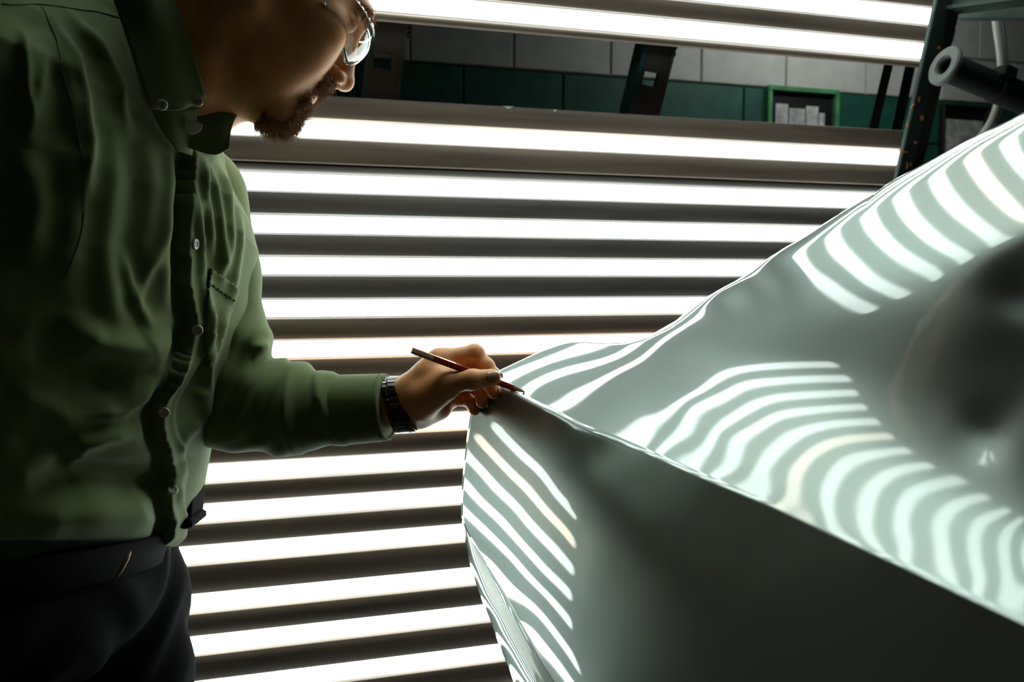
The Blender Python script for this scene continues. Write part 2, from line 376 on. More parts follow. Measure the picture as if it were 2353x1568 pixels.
# ---- workshop ceiling fitting that lights the back aisle (out of view, above the bank)
fit = empty('strip_light', tuple(bank(1.75, -.80, 1.30)), 'long white ceiling strip light over the back aisle', 'lamp')
fc = bank(1.75, -.80, 1.30)
o = MB().box(fc + ZX * .03, AX, NX, ZX, .42, .06, .025).build('housing', M['socket']); attach(o, fit)
o = MB().tube([fc - AX * .38, fc + AX * .38], .014, 12).build('lamp_tube', emit('aisle_lamp', (.93, 1.0, .95), 60.0), None, True); attach(o, fit)
for s in (-1, 1):
    o = MB().box(fc + AX * s * .34 + ZX * (.5 * (3.6 - fc[2])), AX, NX, ZX, .006, .006, .5 * (3.6 - fc[2]) - .001).build('hanger', M['socket']); attach(o, fit)

# ---- tubes
rows = [(0.0, z) for z in LZ] + list(AR)
def tube_thing(i, o_, z_, label, warm):
    al = A_LU if o_ > 0 else A_L
    c = bank((al + A_R) / 2, o_, z_)
    e = empty('fluorescent_tube', tuple(c), label, 'light tube', 'fluorescent tubes of the light bank')
    p0, p1 = bank(al + .012, o_, z_), bank(A_R - .012, o_, z_)
    n = 18
    pts = [p0, p0 + AX * .004, p0 + AX * .012, p1 - AX * .012, p1 - AX * .004, p1]
    r = [TUBE_R * .72, TUBE_R * .93, TUBE_R, TUBE_R, TUBE_R * .93, TUBE_R * .72]
    g = MB().tube(pts, r, n).build('glass_tube', M['tube_warm' if warm else 'tube'], None, True); attach(g, e)
    for s, p in ((-1, p0), (1, p1)):
        q = MB().tube([p + AX * s * .0, p + AX * s * .006, p + AX * s * .011], [TUBE_R * .74, TUBE_R * .74, TUBE_R * .5], n).build('end_cap', M['cap'], None, True); attach(q, e)
    return e
ordn = ['topmost', 'second', 'third', 'fourth', 'fifth', 'sixth', 'seventh', 'eighth', 'ninth', 'tenth', 'eleventh', 'twelfth', 'thirteenth', 'fourteenth', 'fifteenth', 'sixteenth']
NLOW = 15
for i, z in enumerate(LZ[:NLOW]):
    lb = 'glowing white tube just below the open gap, under the man\'s chin' if i == 0 else '%s glowing white tube counting down from the open gap in the wall bank' % ordn[i]
    tube_thing(i, 0.0, z, lb, i in (5, 7))
for i, (o_, z_) in enumerate(AR):
    lb = ('glowing white tube just above the open gap' if i == 0 else 'topmost visible white tube at the upper right edge' if i == 1
          else '%s overhead tube counting up from the open gap' % ordn[i])
    tube_thing(i, o_, z_, lb, i == 5)

# ---- reflector slats between the tubes: long folded metal strips, one object each
def slat(name_, p, q, m, parent, k0=.5, k1=.5, lift=.002):
    """strip between tube p and tube q in the (o, z) profile; k0, k1 = tube radii left free at each end"""
    p = np.array(p, float); q = np.array(q, float); d = q - p; L_ = np.linalg.norm(d); d /= L_
    nrm = np.array([d[1], -d[0]]); nrm = nrm if nrm[0] >= 0 else -nrm
    if abs(nrm[0]) < .05 and nrm[1] > 0: nrm = -nrm
    u0, u1 = k0, L_ - k1; w = u1 - u0
    f1 = .0065 + lift
    prof = [(u0, -.020), (u0, f1 - .003), (u0 + .0015, f1 - .0005), (u0 + w * .2, f1 + .0010), (u0 + w * .5, f1 + .0016), (u0 + w * .8, f1 + .0010), (u1 - .0015, f1 - .0005), (u1, f1 - .003), (u1, -.020),
            (u1 - .002, -.020), (u1 - .002, f1 - .004), (u0 + .002, f1 - .004), (u0 + .002, -.020)]
    pts2 = [p + d * u + nrm * h for u, h in prof]
    n = len(pts2); v = []; f = []
    for a in ((A_L if parent is low else A_LU) - .03, A_R + .03):
        for t in pts2: v.append(bank(a, t[0], t[1]))
    for i in range(n): f.append((i, (i + 1) % n, n + (i + 1) % n, n + i))
    f.append(tuple(range(n))); f.append(tuple(reversed(range(n, 2 * n))))
    o = obj('reflector_slat', v, f, m, None, True); recalc(o); attach(o, parent)
    md = o.modifiers.new('edge', 'EDGE_SPLIT'); md.split_angle = math.radians(38)
    return o
low = empty('light_bank_frame', tuple(bank(.17, -.03, -CAMZ)), 'brown metal light bank with long reflector slats behind the man', 'light bank')
up = empty('light_bank_frame', tuple(bank(.17, .08, AR[0][1])), 'leaning brown metal light bank curving overhead above the open gap', 'light bank')
R_ = .0187
s0 = .033
slat('s', (0, LZ[0] + s0 + .03), (0, LZ[0]), M['slat'], low, .0, R_)
for i in range(NLOW - 1):
    if i == 0:                      # joint between the top fixture and the bank below it
        mid = LZ[0] - R_ - .047
        slat('s', (0, LZ[0]), (0, mid), M['slat'], low, R_, 0.0)
        slat('s', (-.004, mid - .0015), (-.004, LZ[1]), M['slat_cool'], low, 0.0, R_, .0)
    else:
        slat('s', (0, LZ[i]), (0, LZ[i + 1]), M['slat_cool'] if i in (1, 2, 3) else M['slat'], low, R_, R_)
slat('s', (0, LZ[NLOW - 1]), (0, LZ[NLOW - 1] - .06), M['slat'], low, R_, 0)
dU = np.array(AR[1]) - np.array(AR[0]); dU /= np.linalg.norm(dU)
slat('s', tuple(np.array(AR[0]) - dU * .0345), AR[0], M['slat'], up, 0.0, R_, .0)
for i in range(len(AR) - 1): slat('s', AR[i], AR[i + 1], M['slat'], up, R_, R_)
# backing sheets behind the tubes and the vertical ribs that carry them
BK = -.030
for (z0, z1, nm) in ((LZ[NLOW - 1] - .06, LZ[0] + .062, 'back_sheet'),):
    o = MB().box(bank((A_L + A_R) / 2, BK, (z0 + z1) / 2), AX, NX, ZX, (A_R - A_L) / 2 + .03, .003, (z1 - z0) / 2 - .004).build(nm, M['slat_cool']); attach(o, low)
v = []; f = []
for i, (o_, z_) in enumerate(AR):
    j0, j1 = max(i - 1, 0), min(i + 1, len(AR) - 1)
    d = np.array(AR[j1]) - np.array(AR[j0]); d /= np.linalg.norm(d); nr = np.array([d[1], -d[0]])
    p = np.array([o_, z_]) - nr * .032 - (d * .03 if i == 0 else 0)
    q = p - nr * .005
    for a in (A_LU - .03, A_R + .03):
        v.append(bank(a, *p)); v.append(bank(a, *q))
for i in range(len(AR) - 1):
    k = i * 4; f += [(k, k + 2, k + 6, k + 4), (k + 1, k + 5, k + 7, k + 3), (k, k + 4, k + 5, k + 1), (k + 2, k + 3, k + 7, k + 6)]
o = obj('back_sheet', v, f, M['slat_cool'], None, False); recalc(o); attach(o, up)
# chips of pale paint along the slat edges by the gap
for px, py, w in ((1165, 247.5, 14), (1272, 255, 6), (1985, 131, 10)):
    base = bank(0, 0, LZ[0] + s0 + .03) if py > 200 else bank(0, AR[0][0] - dU[0] * .034, AR[0][1] - dU[1] * .034)
    d = ray(px, py); p0 = base - np.array([0, 0, CAMZ]); t = (p0 @ NX) / (d @ NX); q = d * t; q[2] += CAMZ
    q = q + NX * .008
    s = w * .0009
    prof = [(-s, .001), (-.4 * s, -.001), (-.1 * s, -.006), (.2 * s, -.004), (.5 * s, -.001), (s, .0015)]
    o = MB().prism(prof, q, AX, ZX, NX, .0006).build('paint_chip', M['chalk']); attach(o, low if py > 200 else up)
# sockets at the right ends
for i, (o_, z_) in enumerate([(0.0, z) for z in LZ[:NLOW]] + list(AR)):
    for a, s in ((A_R + .006, 1), ((A_L if i < NLOW else A_LU) - .006, -1)):
        o = MB().box(bank(a, o_ - .006, z_), AX, NX, ZX, .006, .016, .013, .003).build('tube_socket', M['socket']); attach(o, low if i < NLOW else up)
# floor posts carrying the lower bank
for a in (A_L + .05, .17, A_R - .05):
    z1 = CAMZ + LZ[0] + .05
    c = bank(a, -.062, 0); c[2] = z1 / 2
    o = MB().box(c, AX, NX, ZX, .022, .022, z1 / 2, .003).build('post', M['dark_steel']); attach(o, low)

# ---- slotted steel brackets that carry the leaning bank across the gap
lean = np.array([AR[0][0], AR[0][1] - LZ[0]]); lean /= np.linalg.norm(lean)
def bracket(px_top, py_top, px_bot, py_bot, halfw, label, slot=True, m='dark_steel', side='teal_steel', oo=-.040):
    def hit(px, py, o):
        d = ray(px, py); p0 = bank(0, o, 0) - np.array([0, 0, CAMZ]); t = (p0 @ NX) / (d @ NX); q = d * t; q[2] += CAMZ; return q
    pb = hit(px_bot, py_bot, oo); 
    zt = hit(px_top, py_top, oo + .05)
    pt = zt
    up_ = pt - pb; Ln = np.linalg.norm(up_); up_ /= Ln
    sx = AX - up_ * (AX @ up_); sx /= np.linalg.norm(sx); fr = np.cross(sx, up_); fr = fr if fr @ NX > 0 else -fr
    pb = pb - up_ * .10; Ln += .13
    e = empty('steel_bracket', tuple(pb), label, 'bracket', 'steel brackets in the gap')
    t = .004
    def pb_(u, v_, w): return pb + sx * u + up_ * v_ + fr * w
    b = MB()
    if slot:
        s0_, s1_ = Ln * .60, Ln * .70
        b.box(pb_(0, s0_ / 2, 0), sx, up_, fr, halfw, s0_ / 2, t)
        b.box(pb_(0, (s1_ + Ln) / 2, 0), sx, up_, fr, halfw, (Ln - s1_) / 2, t)
        b.box(pb_(-halfw * .86, (s0_ + s1_) / 2, 0), sx, up_, fr, halfw * .14, (s1_ - s0_) / 2, t)
        b.box(pb_(halfw * .72, (s0_ + s1_) / 2, 0), sx, up_, fr, halfw * .28, (s1_ - s0_) / 2, t)
    else: b.box(pb_(0, Ln / 2, 0), sx, up_, fr, halfw, Ln / 2, t)
    attach(b.build('front_plate', M[m]), e)
    if slot: attach(MB().box(pb_(-halfw - t, Ln / 2 - .012, -.02), sx, up_, fr, t if slot else .001, Ln / 2 - .012, .026 if slot else .005).build('side_flange', M[side]), e)
    if slot: attach(MB().box(pb_(halfw + t, Ln / 2 - .006, -.02), sx, up_, fr, t if slot else .001, Ln / 2 - .006, .026 if slot else .005).build('side_flange', M[m]), e)
    for vv in (.86, .92) if slot else ():
        o = MB().tube([pb_(halfw * 1.0 + .006, Ln * vv, -.012), pb_(halfw * 1.0 + .016, Ln * vv, -.012)], .0065, 6).build('bolt', M[m]); attach(o, e)
    if slot:
        o = MB().tube([pb_(-halfw * .2, Ln - .004, .004), pb_(-halfw * .2, Ln - .004, .012)], .006, 6).build('bolt', M['black']); attach(o, e)
    return e
bracket(893, 62, 872, 232, .029, 'slotted dark steel bracket beside the safety glasses')
bracket(1515, 108, 1476, 268, .029, 'slotted steel bracket with teal edge in mid gap')
bracket(2042, 148, 2008, 292, .010, 'narrow plain brown steel strut near the green post', False, 'dark_steel', 'dark_steel', -.10)
bracket(2092, 150, 2062, 292, .012, 'narrow teal strut half hidden behind the green post', False, 'teal_steel', 'teal_steel', -.14)

# ---- the green arch post on the right with chipped paint
YP0, YP1 = 1.70, 1.58
post = empty('arch_post', tuple(at(1960, 800, 1.74) * np.array([1, 1, 0])), 'dark green chipped steel post standing at the right end of the tubes', 'post')
pA = at(2060, 425, YP0 + .03); pB = at(2186, -130, YP1)
upv = pB - pA; upl = np.linalg.norm(upv); upv /= upl
sx = AX - upv * (AX @ upv); sx /= np.linalg.norm(sx); fr = np.cross(sx, upv); fr = fr if fr @ NX > 0 else -fr
def pq(u, v_, w): return pA + sx * u + upv * v_ + fr * w
# angle section: lit left flange turned towards the tubes, right web blackened as shade
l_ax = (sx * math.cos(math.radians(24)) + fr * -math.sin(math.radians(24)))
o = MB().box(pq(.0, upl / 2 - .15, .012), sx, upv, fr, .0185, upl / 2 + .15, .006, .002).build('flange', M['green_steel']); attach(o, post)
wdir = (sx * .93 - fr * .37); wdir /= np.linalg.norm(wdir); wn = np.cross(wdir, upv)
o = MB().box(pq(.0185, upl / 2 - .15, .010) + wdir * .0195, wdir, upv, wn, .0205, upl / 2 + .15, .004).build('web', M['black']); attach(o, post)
fl = pq(.02, -.3, .006); fl[0] += .06; fl[1] -= .05
o = MB().box((fl[0], fl[1] + .0, (fl[2] + .02) / 2), AX, NX, ZX, .03, .025, (fl[2] + .02) / 2).build('lower_post', M['green_steel']); attach(o, post)
# chips of orange primer showing through
for px, py, w, h in ((2158, 110, 7, 7), (2100, 240, 5, 3), (2112, 228, 4, 12), (2096, 247, 4, 5), (2119, 272, 8, 10), (2085, 287, 3, 5), (2104, 328, 7, 6), (2080, 350, 12, 3), (2071, 348, 5, 4), (2085, 380, 4, 12), (2093, 378, 3, 6)):
    d = ray(px, py); p0 = pq(0, 0, .0182) - np.array([0, 0, CAMZ]); t = (p0 @ fr) / (d @ fr); q = d * t; q[2] += CAMZ
    rr = random.Random(int(px * 7 + py)); prof = []
    for k in range(9):
        a = 2 * math.pi * k / 9; r = .75 + .5 * rr.random()
        prof.append((math.cos(a) * w * r * .00055, math.sin(a) * h * r * .00055))
    o = MB().prism(prof, q, sx, upv, fr, .0007).build('paint_chip', M['primer']); attach(o, post)
# cross beam at the top right
bA, bB = at(2178, 2, 1.63), at(2440, -34, 1.45)
bd = bB - bA; bl = np.linalg.norm(bd); bd /= bl; bs = np.cross(bd, ZX); bs /= np.linalg.norm(bs); bu = np.cross(bs, bd)
beam = empty('cross_beam', tuple((bA + bB) / 2), 'dark green steel beam leaving the top of the post', 'beam')
o = MB().box((bA + bB) / 2, bd, bs, bu, bl / 2, .02, .016, .002).build('web', M['green_steel']); attach(o, beam)
o = MB().box((bA + bB) / 2 - bu * .019, bd, bs, bu, bl / 2, .03, .003).build('lower_flange', M['green_steel']); attach(o, beam)
bA2, bB2 = at(2205, 30, 1.70), at(2440, 30, 1.55)
bd2 = bB2 - bA2; bl2 = np.linalg.norm(bd2); bd2 /= bl2; bs2 = np.cross(bd2, ZX); bs2 /= np.linalg.norm(bs2); bu2 = np.cross(bs2, bd2)
o = MB().box((bA2 + bB2) / 2, bd2, bs2, bu2, bl2 / 2, .018, .012).build('brace', M['green_steel']); attach(o, beam)
# pipe with a flanged open end
qA, qB = at(2172, 152, 1.53), at(2450, 268, 1.60)
pd = qB - qA; pl = np.linalg.norm(pd); pd /= pl
pipe = empty('steel_pipe', tuple(qA), 'black steel pipe with a round open flange bolted to the green post', 'pipe')
n = 40; u_ = np.cross(pd, ZX); u_ /= np.linalg.norm(u_); w_ = np.cross(pd, u_)
def ring(d0, r): return [qA + pd * d0 + r * (u_ * math.cos(2 * math.pi * k / n) + w_ * math.sin(2 * math.pi * k / n)) for k in range(n)]
def lathe(prof, name, m, parent):
    v = []; f = []
    for d0, r in prof: v += ring(d0, r)
    for i in range(len(prof) - 1):
        for k in range(n):
            a, b = i * n + k, i * n + (k + 1) % n; f.append((a, b, b + n, a + n))
    o = obj(name, v, f, m, None, True); recalc(o); attach(o, parent)
    md = o.modifiers.new('edge', 'EDGE_SPLIT'); md.split_angle = math.radians(40); return o
M['flange_grey'] = mat('worn_grey_flange', (.032, .035, .033), rough=.7, noise=(30, .25, (1, 1, 1)))
lathe([(.0, .0165), (-.004, .018), (-.006, .020), (-.006, .034), (-.003, .037), (.004, .037), (.006, .034), (.006, .0165), (0, .0165)], 'flange', M['flange_grey'], pipe)
lathe([(.0055, .0165), (.30, .0165)], 'bore', M['black'], pipe)
M['pipe_black'] = mat('matt_black_pipe', (.006, .007, .007), rough=.75, spec=.1)
lathe([(.006, .0265), (.12, .0265), (.121, .0285), (pl, .0285)], 'pipe_wall', M['pipe_black'], pipe)
cl = qA + pd * .125
o = MB().box(cl + ZX * .022 + u_ * .0, pd, u_, w_, .016, .034, .012, .003).build('clamp', M['pipe_black']); attach(o, pipe)
# grey conduit hose
hp = [at(2285, 20, 1.72), at(2292, 75, 1.72), at(2299, 125, 1.72), at(2301, 175, 1.72), at(2296, 225, 1.72), at(2280, 275, 1.73), at(2250, 318, 1.76), at(2215, 350, 1.8), at(2190, 470, 1.84), at(2180, 1000, 1.86)]
hose = empty('conduit_hose', tuple(hp[0]), 'grey conduit hose hanging behind the black pipe', 'hose')
attach(MB().tube(catmull(hp, 6), .0085, 10).build('sleeve', M['grey_hose'], None, True), hose)
attach(MB().tube(catmull([p + AX * .011 + NX * .004 for p in hp], 6), .0035, 8).build('wire', M['cap'], None, True), hose)

# ---- framed notice and sheet on the block wall
def wall_pt(px, py, off): 
    a, z = wall_hit(px, py); p = W0 + AX * a + NX * (WALL_O + off); p[2] = z; return p
def notice(x0, y0, x1, y1, label, green):
    p00, p11 = wall_pt(x0, y1, .02), wall_pt(x1, y0, .02)
    c = (p00 + p11) / 2; hw = abs((p11 - p00) @ AX) / 2; hh = abs(p11[2] - p00[2]) / 2
    e = empty('framed_notice' if green else 'wall_sheet', tuple(c), label, 'notice')
    fm = M['frame_green'] if green else M['black']
    t = .02 if green else .012
    for nm, off, hx, hz in (('top_rail', (0, hh - t / 2), hw, t / 2), ('bottom_rail', (0, -hh + t / 2), hw, t / 2), ('side_rail', (-hw + t / 2, 0), t / 2, hh - t), ('side_rail', (hw - t / 2, 0), t / 2, hh - t)):
        o = MB().box(c + AX * off[0] + ZX * off[1] + NX * .008, AX, NX, ZX, hx, .016, hz, .002).build(nm, fm); attach(o, e)
    o = MB().box(c - NX * .003, AX, NX, ZX, hw - t, .003, hh - t).build('backing', M['black']); attach(o, e)
    if green:
        for k, (u, w, hgt) in enumerate(((-.55, .17, .72), (-.12, .22, .6), (.30, .17, .70), (.58, .08, .5))):
            o = MB().box(c + AX * u * hw + NX * .0025 - ZX * hh * .25, AX, NX, ZX, w * hw, .001, hgt * hh).build('paper_sheet', M['paper']); attach(o, e)
    else:
        o = MB().box(c + NX * .0025 - ZX * hh * .12, AX, NX, ZX, hw * .86, .001, hh * .76).build('paper_sheet', M['paper']); attach(o, e)
    g = MB().box(c + NX * .010, AX, NX, ZX, hw - t - .001, .0015, hh - t - .001).build('glass', M['pane']); attach(g, e)
notice(1750, 212, 1916, 345, 'green framed notice case with white sheets on the block wall', True)
notice(2146, 250, 2258, 420, 'grey paper sheet in a black frame behind the green post', False)

# ------------------------------------------------------------------ the car body panel
def bsp(t, n):
    i = np.clip(np.floor(t).astype(int), 0, n - 4); f = t - i
    b = np.stack([(1 - f) ** 3, 3 * f ** 3 - 6 * f ** 2 + 4, -3 * f ** 3 + 3 * f ** 2 + 3 * f + 1, f ** 3], -1) / 6
    d = np.stack([-3 * (1 - f) ** 2, 9 * f ** 2 - 12 * f, -9 * f ** 2 + 6 * f + 3, 3 * f ** 2], -1) / 6
    return i, b, d
class Surf:
    """smooth inverse-distance surface of the stamped sheet; returns points and normals in world space"""
    def __init__(s, c, x0, y0, x1, y1, nx, ny):
        s.c = np.array(c).reshape(ny, nx); s.x0, s.y0, s.nx, s.ny = x0, y0, nx, ny
        s.hx = (x1 - x0) / (nx - 3); s.hy = (y1 - y0) / (ny - 3)
    def ev(s, x, y):
        x = np.asarray(x, float); y = np.asarray(y, float); shp = x.shape; x = x.ravel(); y = y.ravel()
        i, b, db = bsp((x - s.x0) / s.hx, s.nx); j, c, dc = bsp((y - s.y0) / s.hy, s.ny)
        w = np.zeros(len(x)); wx = w.copy(); wy = w.copy()
        for p in range(4):
            for q in range(4):
                v = s.c[j + q, i + p]
                w += v * b[:, p] * c[:, q]; wx += v * db[:, p] * c[:, q] / s.hx; wy += v * b[:, p] * dc[:, q] / s.hy
        u = (x - CXP) / FPX; vv = -(y - CYP) / FPX; wu = wx * FPX; wv = -wy * FPX
        n = -np.stack([wu, w - u * wu - vv * wv, wv], -1); n /= np.linalg.norm(n, axis=-1, keepdims=True)
        P = np.stack([u, np.ones_like(u), vv], -1) / w[:, None]
        zero = c2w(np.zeros(3))
        return c2w(P).reshape(shp + (3,)), (c2w(n) - zero).reshape(shp + (3,))
TOP = Surf(TOPC, 1100., 180., 2440., 1560., 20, 20)
SIDE = Surf(SIDEC, 1020., 820., 2460., 1660., 20, 14)
def itp(x, tab):
    t = np.array(tab, float); return np.interp(x, t[:, 0], t[:, 1])
def smooth1(y, k):
    ker = np.hanning(2 * k + 3)[1:-1]; ker /= ker.sum(); yp = np.pad(y, k, 'reflect', reflect_type='odd'); return np.convolve(yp, ker, 'valid')
CREASE = [(1090, 878), (1147, 897), (1205, 924), (1234, 939), (1269, 954), (1331, 987), (1400, 1012), (1480, 1045), (1566, 1083), (1642, 1115), (1719, 1147), (1753, 1160), (1912, 1234), (2072, 1307), (2231, 1382), (2353, 1439), (2440, 1480)]
FLINE = [(1090, 876), (1100, 874), (1145, 857), (1240, 812), (1300, 791), (1330, 789), (1380, 794), (1430, 796), (1480, 787), (1540, 763), (1600, 724), (1629, 704), (1690, 668), (1820, 591), (1899, 545), (1953, 510), (1976, 500), (2064, 448), (2144, 405), (2225, 360), (2309, 323), (2353, 300), (2440, 255)]
SILH = [(1090, 875), (1145, 855), (1240, 810), (1315, 786), (1400, 786), (1453, 783), (1484, 767), (1550, 733), (1611, 697), (1703, 637), (1825, 558), (1884, 520), (1953, 479), (2000, 446), (2150, 363), (2300, 283), (2353, 255), (2440, 208)]
LEFT = [(878, 1092), (940, 1081), (992, 1074), (1069, 1066), (1107, 1063), (1150, 1061), (1190, 1062), (1215, 1071), (1300, 1122), (1568, 1282), (1680, 1349)]
NU, NT, NS, NR, NF = 300, 130, 110, 12, 9
uu = np.linspace(0, 1, NU)
xc = 1096 + (2438 - 1096) * uu
yc = smooth1(itp(xc, CREASE), 4); yf = smooth1(itp(xc, FLINE), 5); ys = smooth1(itp(xc, SILH), 5)
yf = np.minimum(yf, yc - 1.0)
rows = []
# upper skin
g_up = np.minimum(15.0, (yc - yf) * .35); g_dn = 4.0
tt = np.linspace(0, 1, NT)
X = np.repeat(xc[:, None], NT, 1); Y = yf[:, None] + (yc - g_up - yf)[:, None] * tt[None, :]
PT, NTn = TOP.ev(X, Y)
# rolled upper edge: turns away over the shoulder line
p0, n0 = PT[:, 0], NTn[:, 0]
tan = np.gradient(p0, axis=0); tan /= np.linalg.norm(tan, axis=1, keepdims=True)
e = np.cross(n0, tan); sgn = np.sign(((p0 - PT[:, 3]) * e).sum(1)); e *= sgn[:, None]
vd = p0 - np.array([0, 0, CAMZ]); vd /= np.linalg.norm(vd, axis=1, keepdims=True)
phs = np.arctan2(-(n0 * vd).sum(1), (e * vd).sum(1))      # roll angle at which the surface turns edge-on
phs = np.clip(phs, .15, 2.2)
def rollpt(R, ph): return p0 + R[:, None] * (np.sin(ph)[:, None] * e - (1 - np.cos(ph))[:, None] * n0)
R1 = np.full(NU, .001); px0, py0 = proj(p0); qx, qy = proj(rollpt(R1, phs))
tx, ty = np.gradient(px0), np.gradient(py0); tl = np.hypot(tx, ty); nx_, ny_ = ty / tl, -tx / tl
gpx = np.abs((qx - px0) * nx_ + (qy - py0) * ny_)
want = np.clip((yf - ys), 1.0, 60) * np.abs(ny_)
Rr = np.clip(.001 * want / np.maximum(gpx, 1e-3), .0015, .16); Rr = smooth1(Rr, 10)
roll = np.stack([rollpt(Rr, phs * k / (NR - 4.0)) for k in range(1, NR + 1)], 1)   # goes past the edge-on angle
# side skin
LY = np.array(LEFT, float)
vv_ = np.linspace(0, 1, NS) ** 1.0
yl = 880 + (1672 - 880) * vv_; xl = smooth1(np.interp(yl, LY[:, 0], LY[:, 1]), 3)
xl0 = xl[0]
XS = xl[None, :] + (2438 - xl[None, :]) * uu[:, None] ** 1.0
XS += (xc - XS[:, 0])[:, None] * (1 - vv_)[None, :] ** 6
ycs = np.interp(XS, xc, yc); YS = ycs + g_dn + (1672 - ycs - g_dn) * vv_[None, :]
PS, NSn = SIDE.ev(XS, YS)
# fillet along the crease
a0, b0 = PT[:, -1], PS[:, 0]
ta = PT[:, -1] - PT[:, -2]; ta /= np.linalg.norm(ta, axis=1, keepdims=True)
tb = PS[:, 1] - PS[:, 0]; tb /= np.linalg.norm(tb, axis=1, keepdims=True)
dl = np.linalg.norm(b0 - a0, axis=1, keepdims=True)
fil = []
for k in range(1, NF + 1):
    t = k / (NF + 1); h00, h10, h01, h11 = 2 * t ** 3 - 3 * t * t + 1, t ** 3 - 2 * t * t + t, -2 * t ** 3 + 3 * t * t, t ** 3 - t * t
    fil.append(h00 * a0 + h10 * ta * dl * .9 + h01 * b0 + h11 * tb * dl * .9)
fil = np.stack(fil, 1)
# a return flange folded behind the roll
ret = np.stack([roll[:, -1] + (np.array([.0, .02, -.012]) * k)[None, :] for k in (1, 2)], 1)
skin = np.concatenate([ret[:, ::-1], roll[:, ::-1], PT, fil, PS], 1)
panel = empty('car_body_panel', (.55, .62, .0), 'shiny bare metal car fender panel with a sharp crease and rippled tube reflections', 'car panel')
def panel_mat():
    """bare sheet metal under a thin clear oil film: a broad metallic lobe and a sharp Fresnel lobe"""
    m = bpy.data.materials.new('polished_sheet_metal'); m.use_nodes = True; nt = m.node_tree; L = nt.links
    nt.nodes.remove(nt.nodes['Principled BSDF'])
    base = nt.nodes.new('ShaderNodeBsdfAnisotropic'); base.distribution = 'BECKMANN'
    base.inputs['Color'].default_value = (.122, .147, .137, 1); base.inputs['Roughness'].default_value = .33
    film = nt.nodes.new('ShaderNodeBsdfAnisotropic'); film.distribution = 'BECKMANN'
    film.inputs['Color'].default_value = (1, 1, 1, 1); film.inputs['Roughness'].default_value = .054
    fr_ = nt.nodes.new('ShaderNodeFresnel'); fr_.inputs['IOR'].default_value = 1.42
    mx = nt.nodes.new('ShaderNodeMixShader')
    tc = nt.nodes.new('ShaderNodeTexCoord')
    nz = nt.nodes.new('ShaderNodeTexNoise'); nz.inputs['Scale'].default_value = 900; nz.inputs['Detail'].default_value = 2
    bp = nt.nodes.new('ShaderNodeBump'); bp.inputs['Strength'].default_value = .10; bp.inputs['Distance'].default_value = .0003
    L.new(tc.outputs['Object'], nz.inputs[0]); L.new(nz.outputs[0], bp.inputs['Height']); L.new(bp.outputs[0], base.inputs['Normal'])
    df = nt.nodes.new('ShaderNodeBsdfDiffuse'); df.inputs[0].default_value = (.072, .070, .061, 1)
    ad = nt.nodes.new('ShaderNodeAddShader'); L.new(base.outputs[0], ad.inputs[0]); L.new(df.outputs[0], ad.inputs[1])
    L.new(fr_.outputs[0], mx.inputs[0]); L.new(ad.outputs[0], mx.inputs[1]); L.new(film.outputs[0], mx.inputs[2]); L.new(mx.outputs[0], nt.nodes['Material Output'].inputs[0])
    return m
M['panel'] = panel_mat()
nv = skin.shape[1]
o = obj('outer_skin', skin.reshape(-1, 3), grid_faces(NU, nv), M['panel'], panel)
sol = o.modifiers.new('sheet', 'SOLIDIFY'); sol.thickness = .0012; sol.offset = -1
# folded left edge of the side skin
q0, m0 = PS[0], NSn[0]
tn = np.gradient(q0, axis=0); tn /= np.linalg.norm(tn, axis=1, keepdims=True)
eo = np.cross(m0, tn); eo *= np.sign(((q0 - PS[4]) * eo).sum(1))[:, None]
Rl = .0035
hem = np.stack([q0 + Rl * (math.sin(a) * eo - (1 - math.cos(a)) * m0) for a in np.linspace(0, 2.6, 9)], 0)
o = obj('folded_hem', hem.reshape(-1, 3), grid_faces(9, NS, True), M['panel'], panel)
# lower return panel seen beyond the folded edge
VS = [(1185, 1061), (1240, 1070), (1300, 1082), (1385, 1111), (1427, 1130), (1475, 1146), (1521, 1165), (1568, 1183), (1680, 1228)]
yv = np.linspace(1190, 1675, 70); xs_ = np.interp(yv, [v[0] for v in VS], [v[1] for v in VS]); xs_ = smooth1(xs_, 4)
xf_ = np.interp(yv, LY[:, 0], LY[:, 1]) + 3
dF = np.array([1.0 / (1.0 / np.linalg.norm(SIDE.ev(np.array([x]), np.array([y]))[0][0] - np.array([0, 0, CAMZ]))) for x, y in zip(xf_, yv)])
K = 26; low_rows = []
for k in range(K):
    t = k / (K - 1); s = math.sin(t * math.pi / 2)         # quarter-round cross-section running away to its horizon
    xx = xf_ + (xs_ - xf_) * s; dd = dF + .012 + (.06 + .10 * (yv - 1190) / 480) * (1 - math.cos(t * math.pi / 2))
    r_ = np.array([ray(x, y) for x, y in zip(xx, yv)]); r_ /= np.linalg.norm(r_, axis=1, keepdims=True)
    low_rows.append(r_ * dd[:, None] + np.array([0, 0, CAMZ]))
for k in range(1, 7):
    low_rows.append(low_rows[K - 1] + np.array([.004 * k * k * .5, .012 * k, 0]))
lowp = np.stack(low_rows, 0)
o = obj('lower_return', lowp.reshape(-1, 3), grid_faces(len(low_rows), len(yv), True), M['panel'], panel)
sol = o.modifiers.new('sheet', 'SOLIDIFY'); sol.thickness = .0012; sol.offset = -1
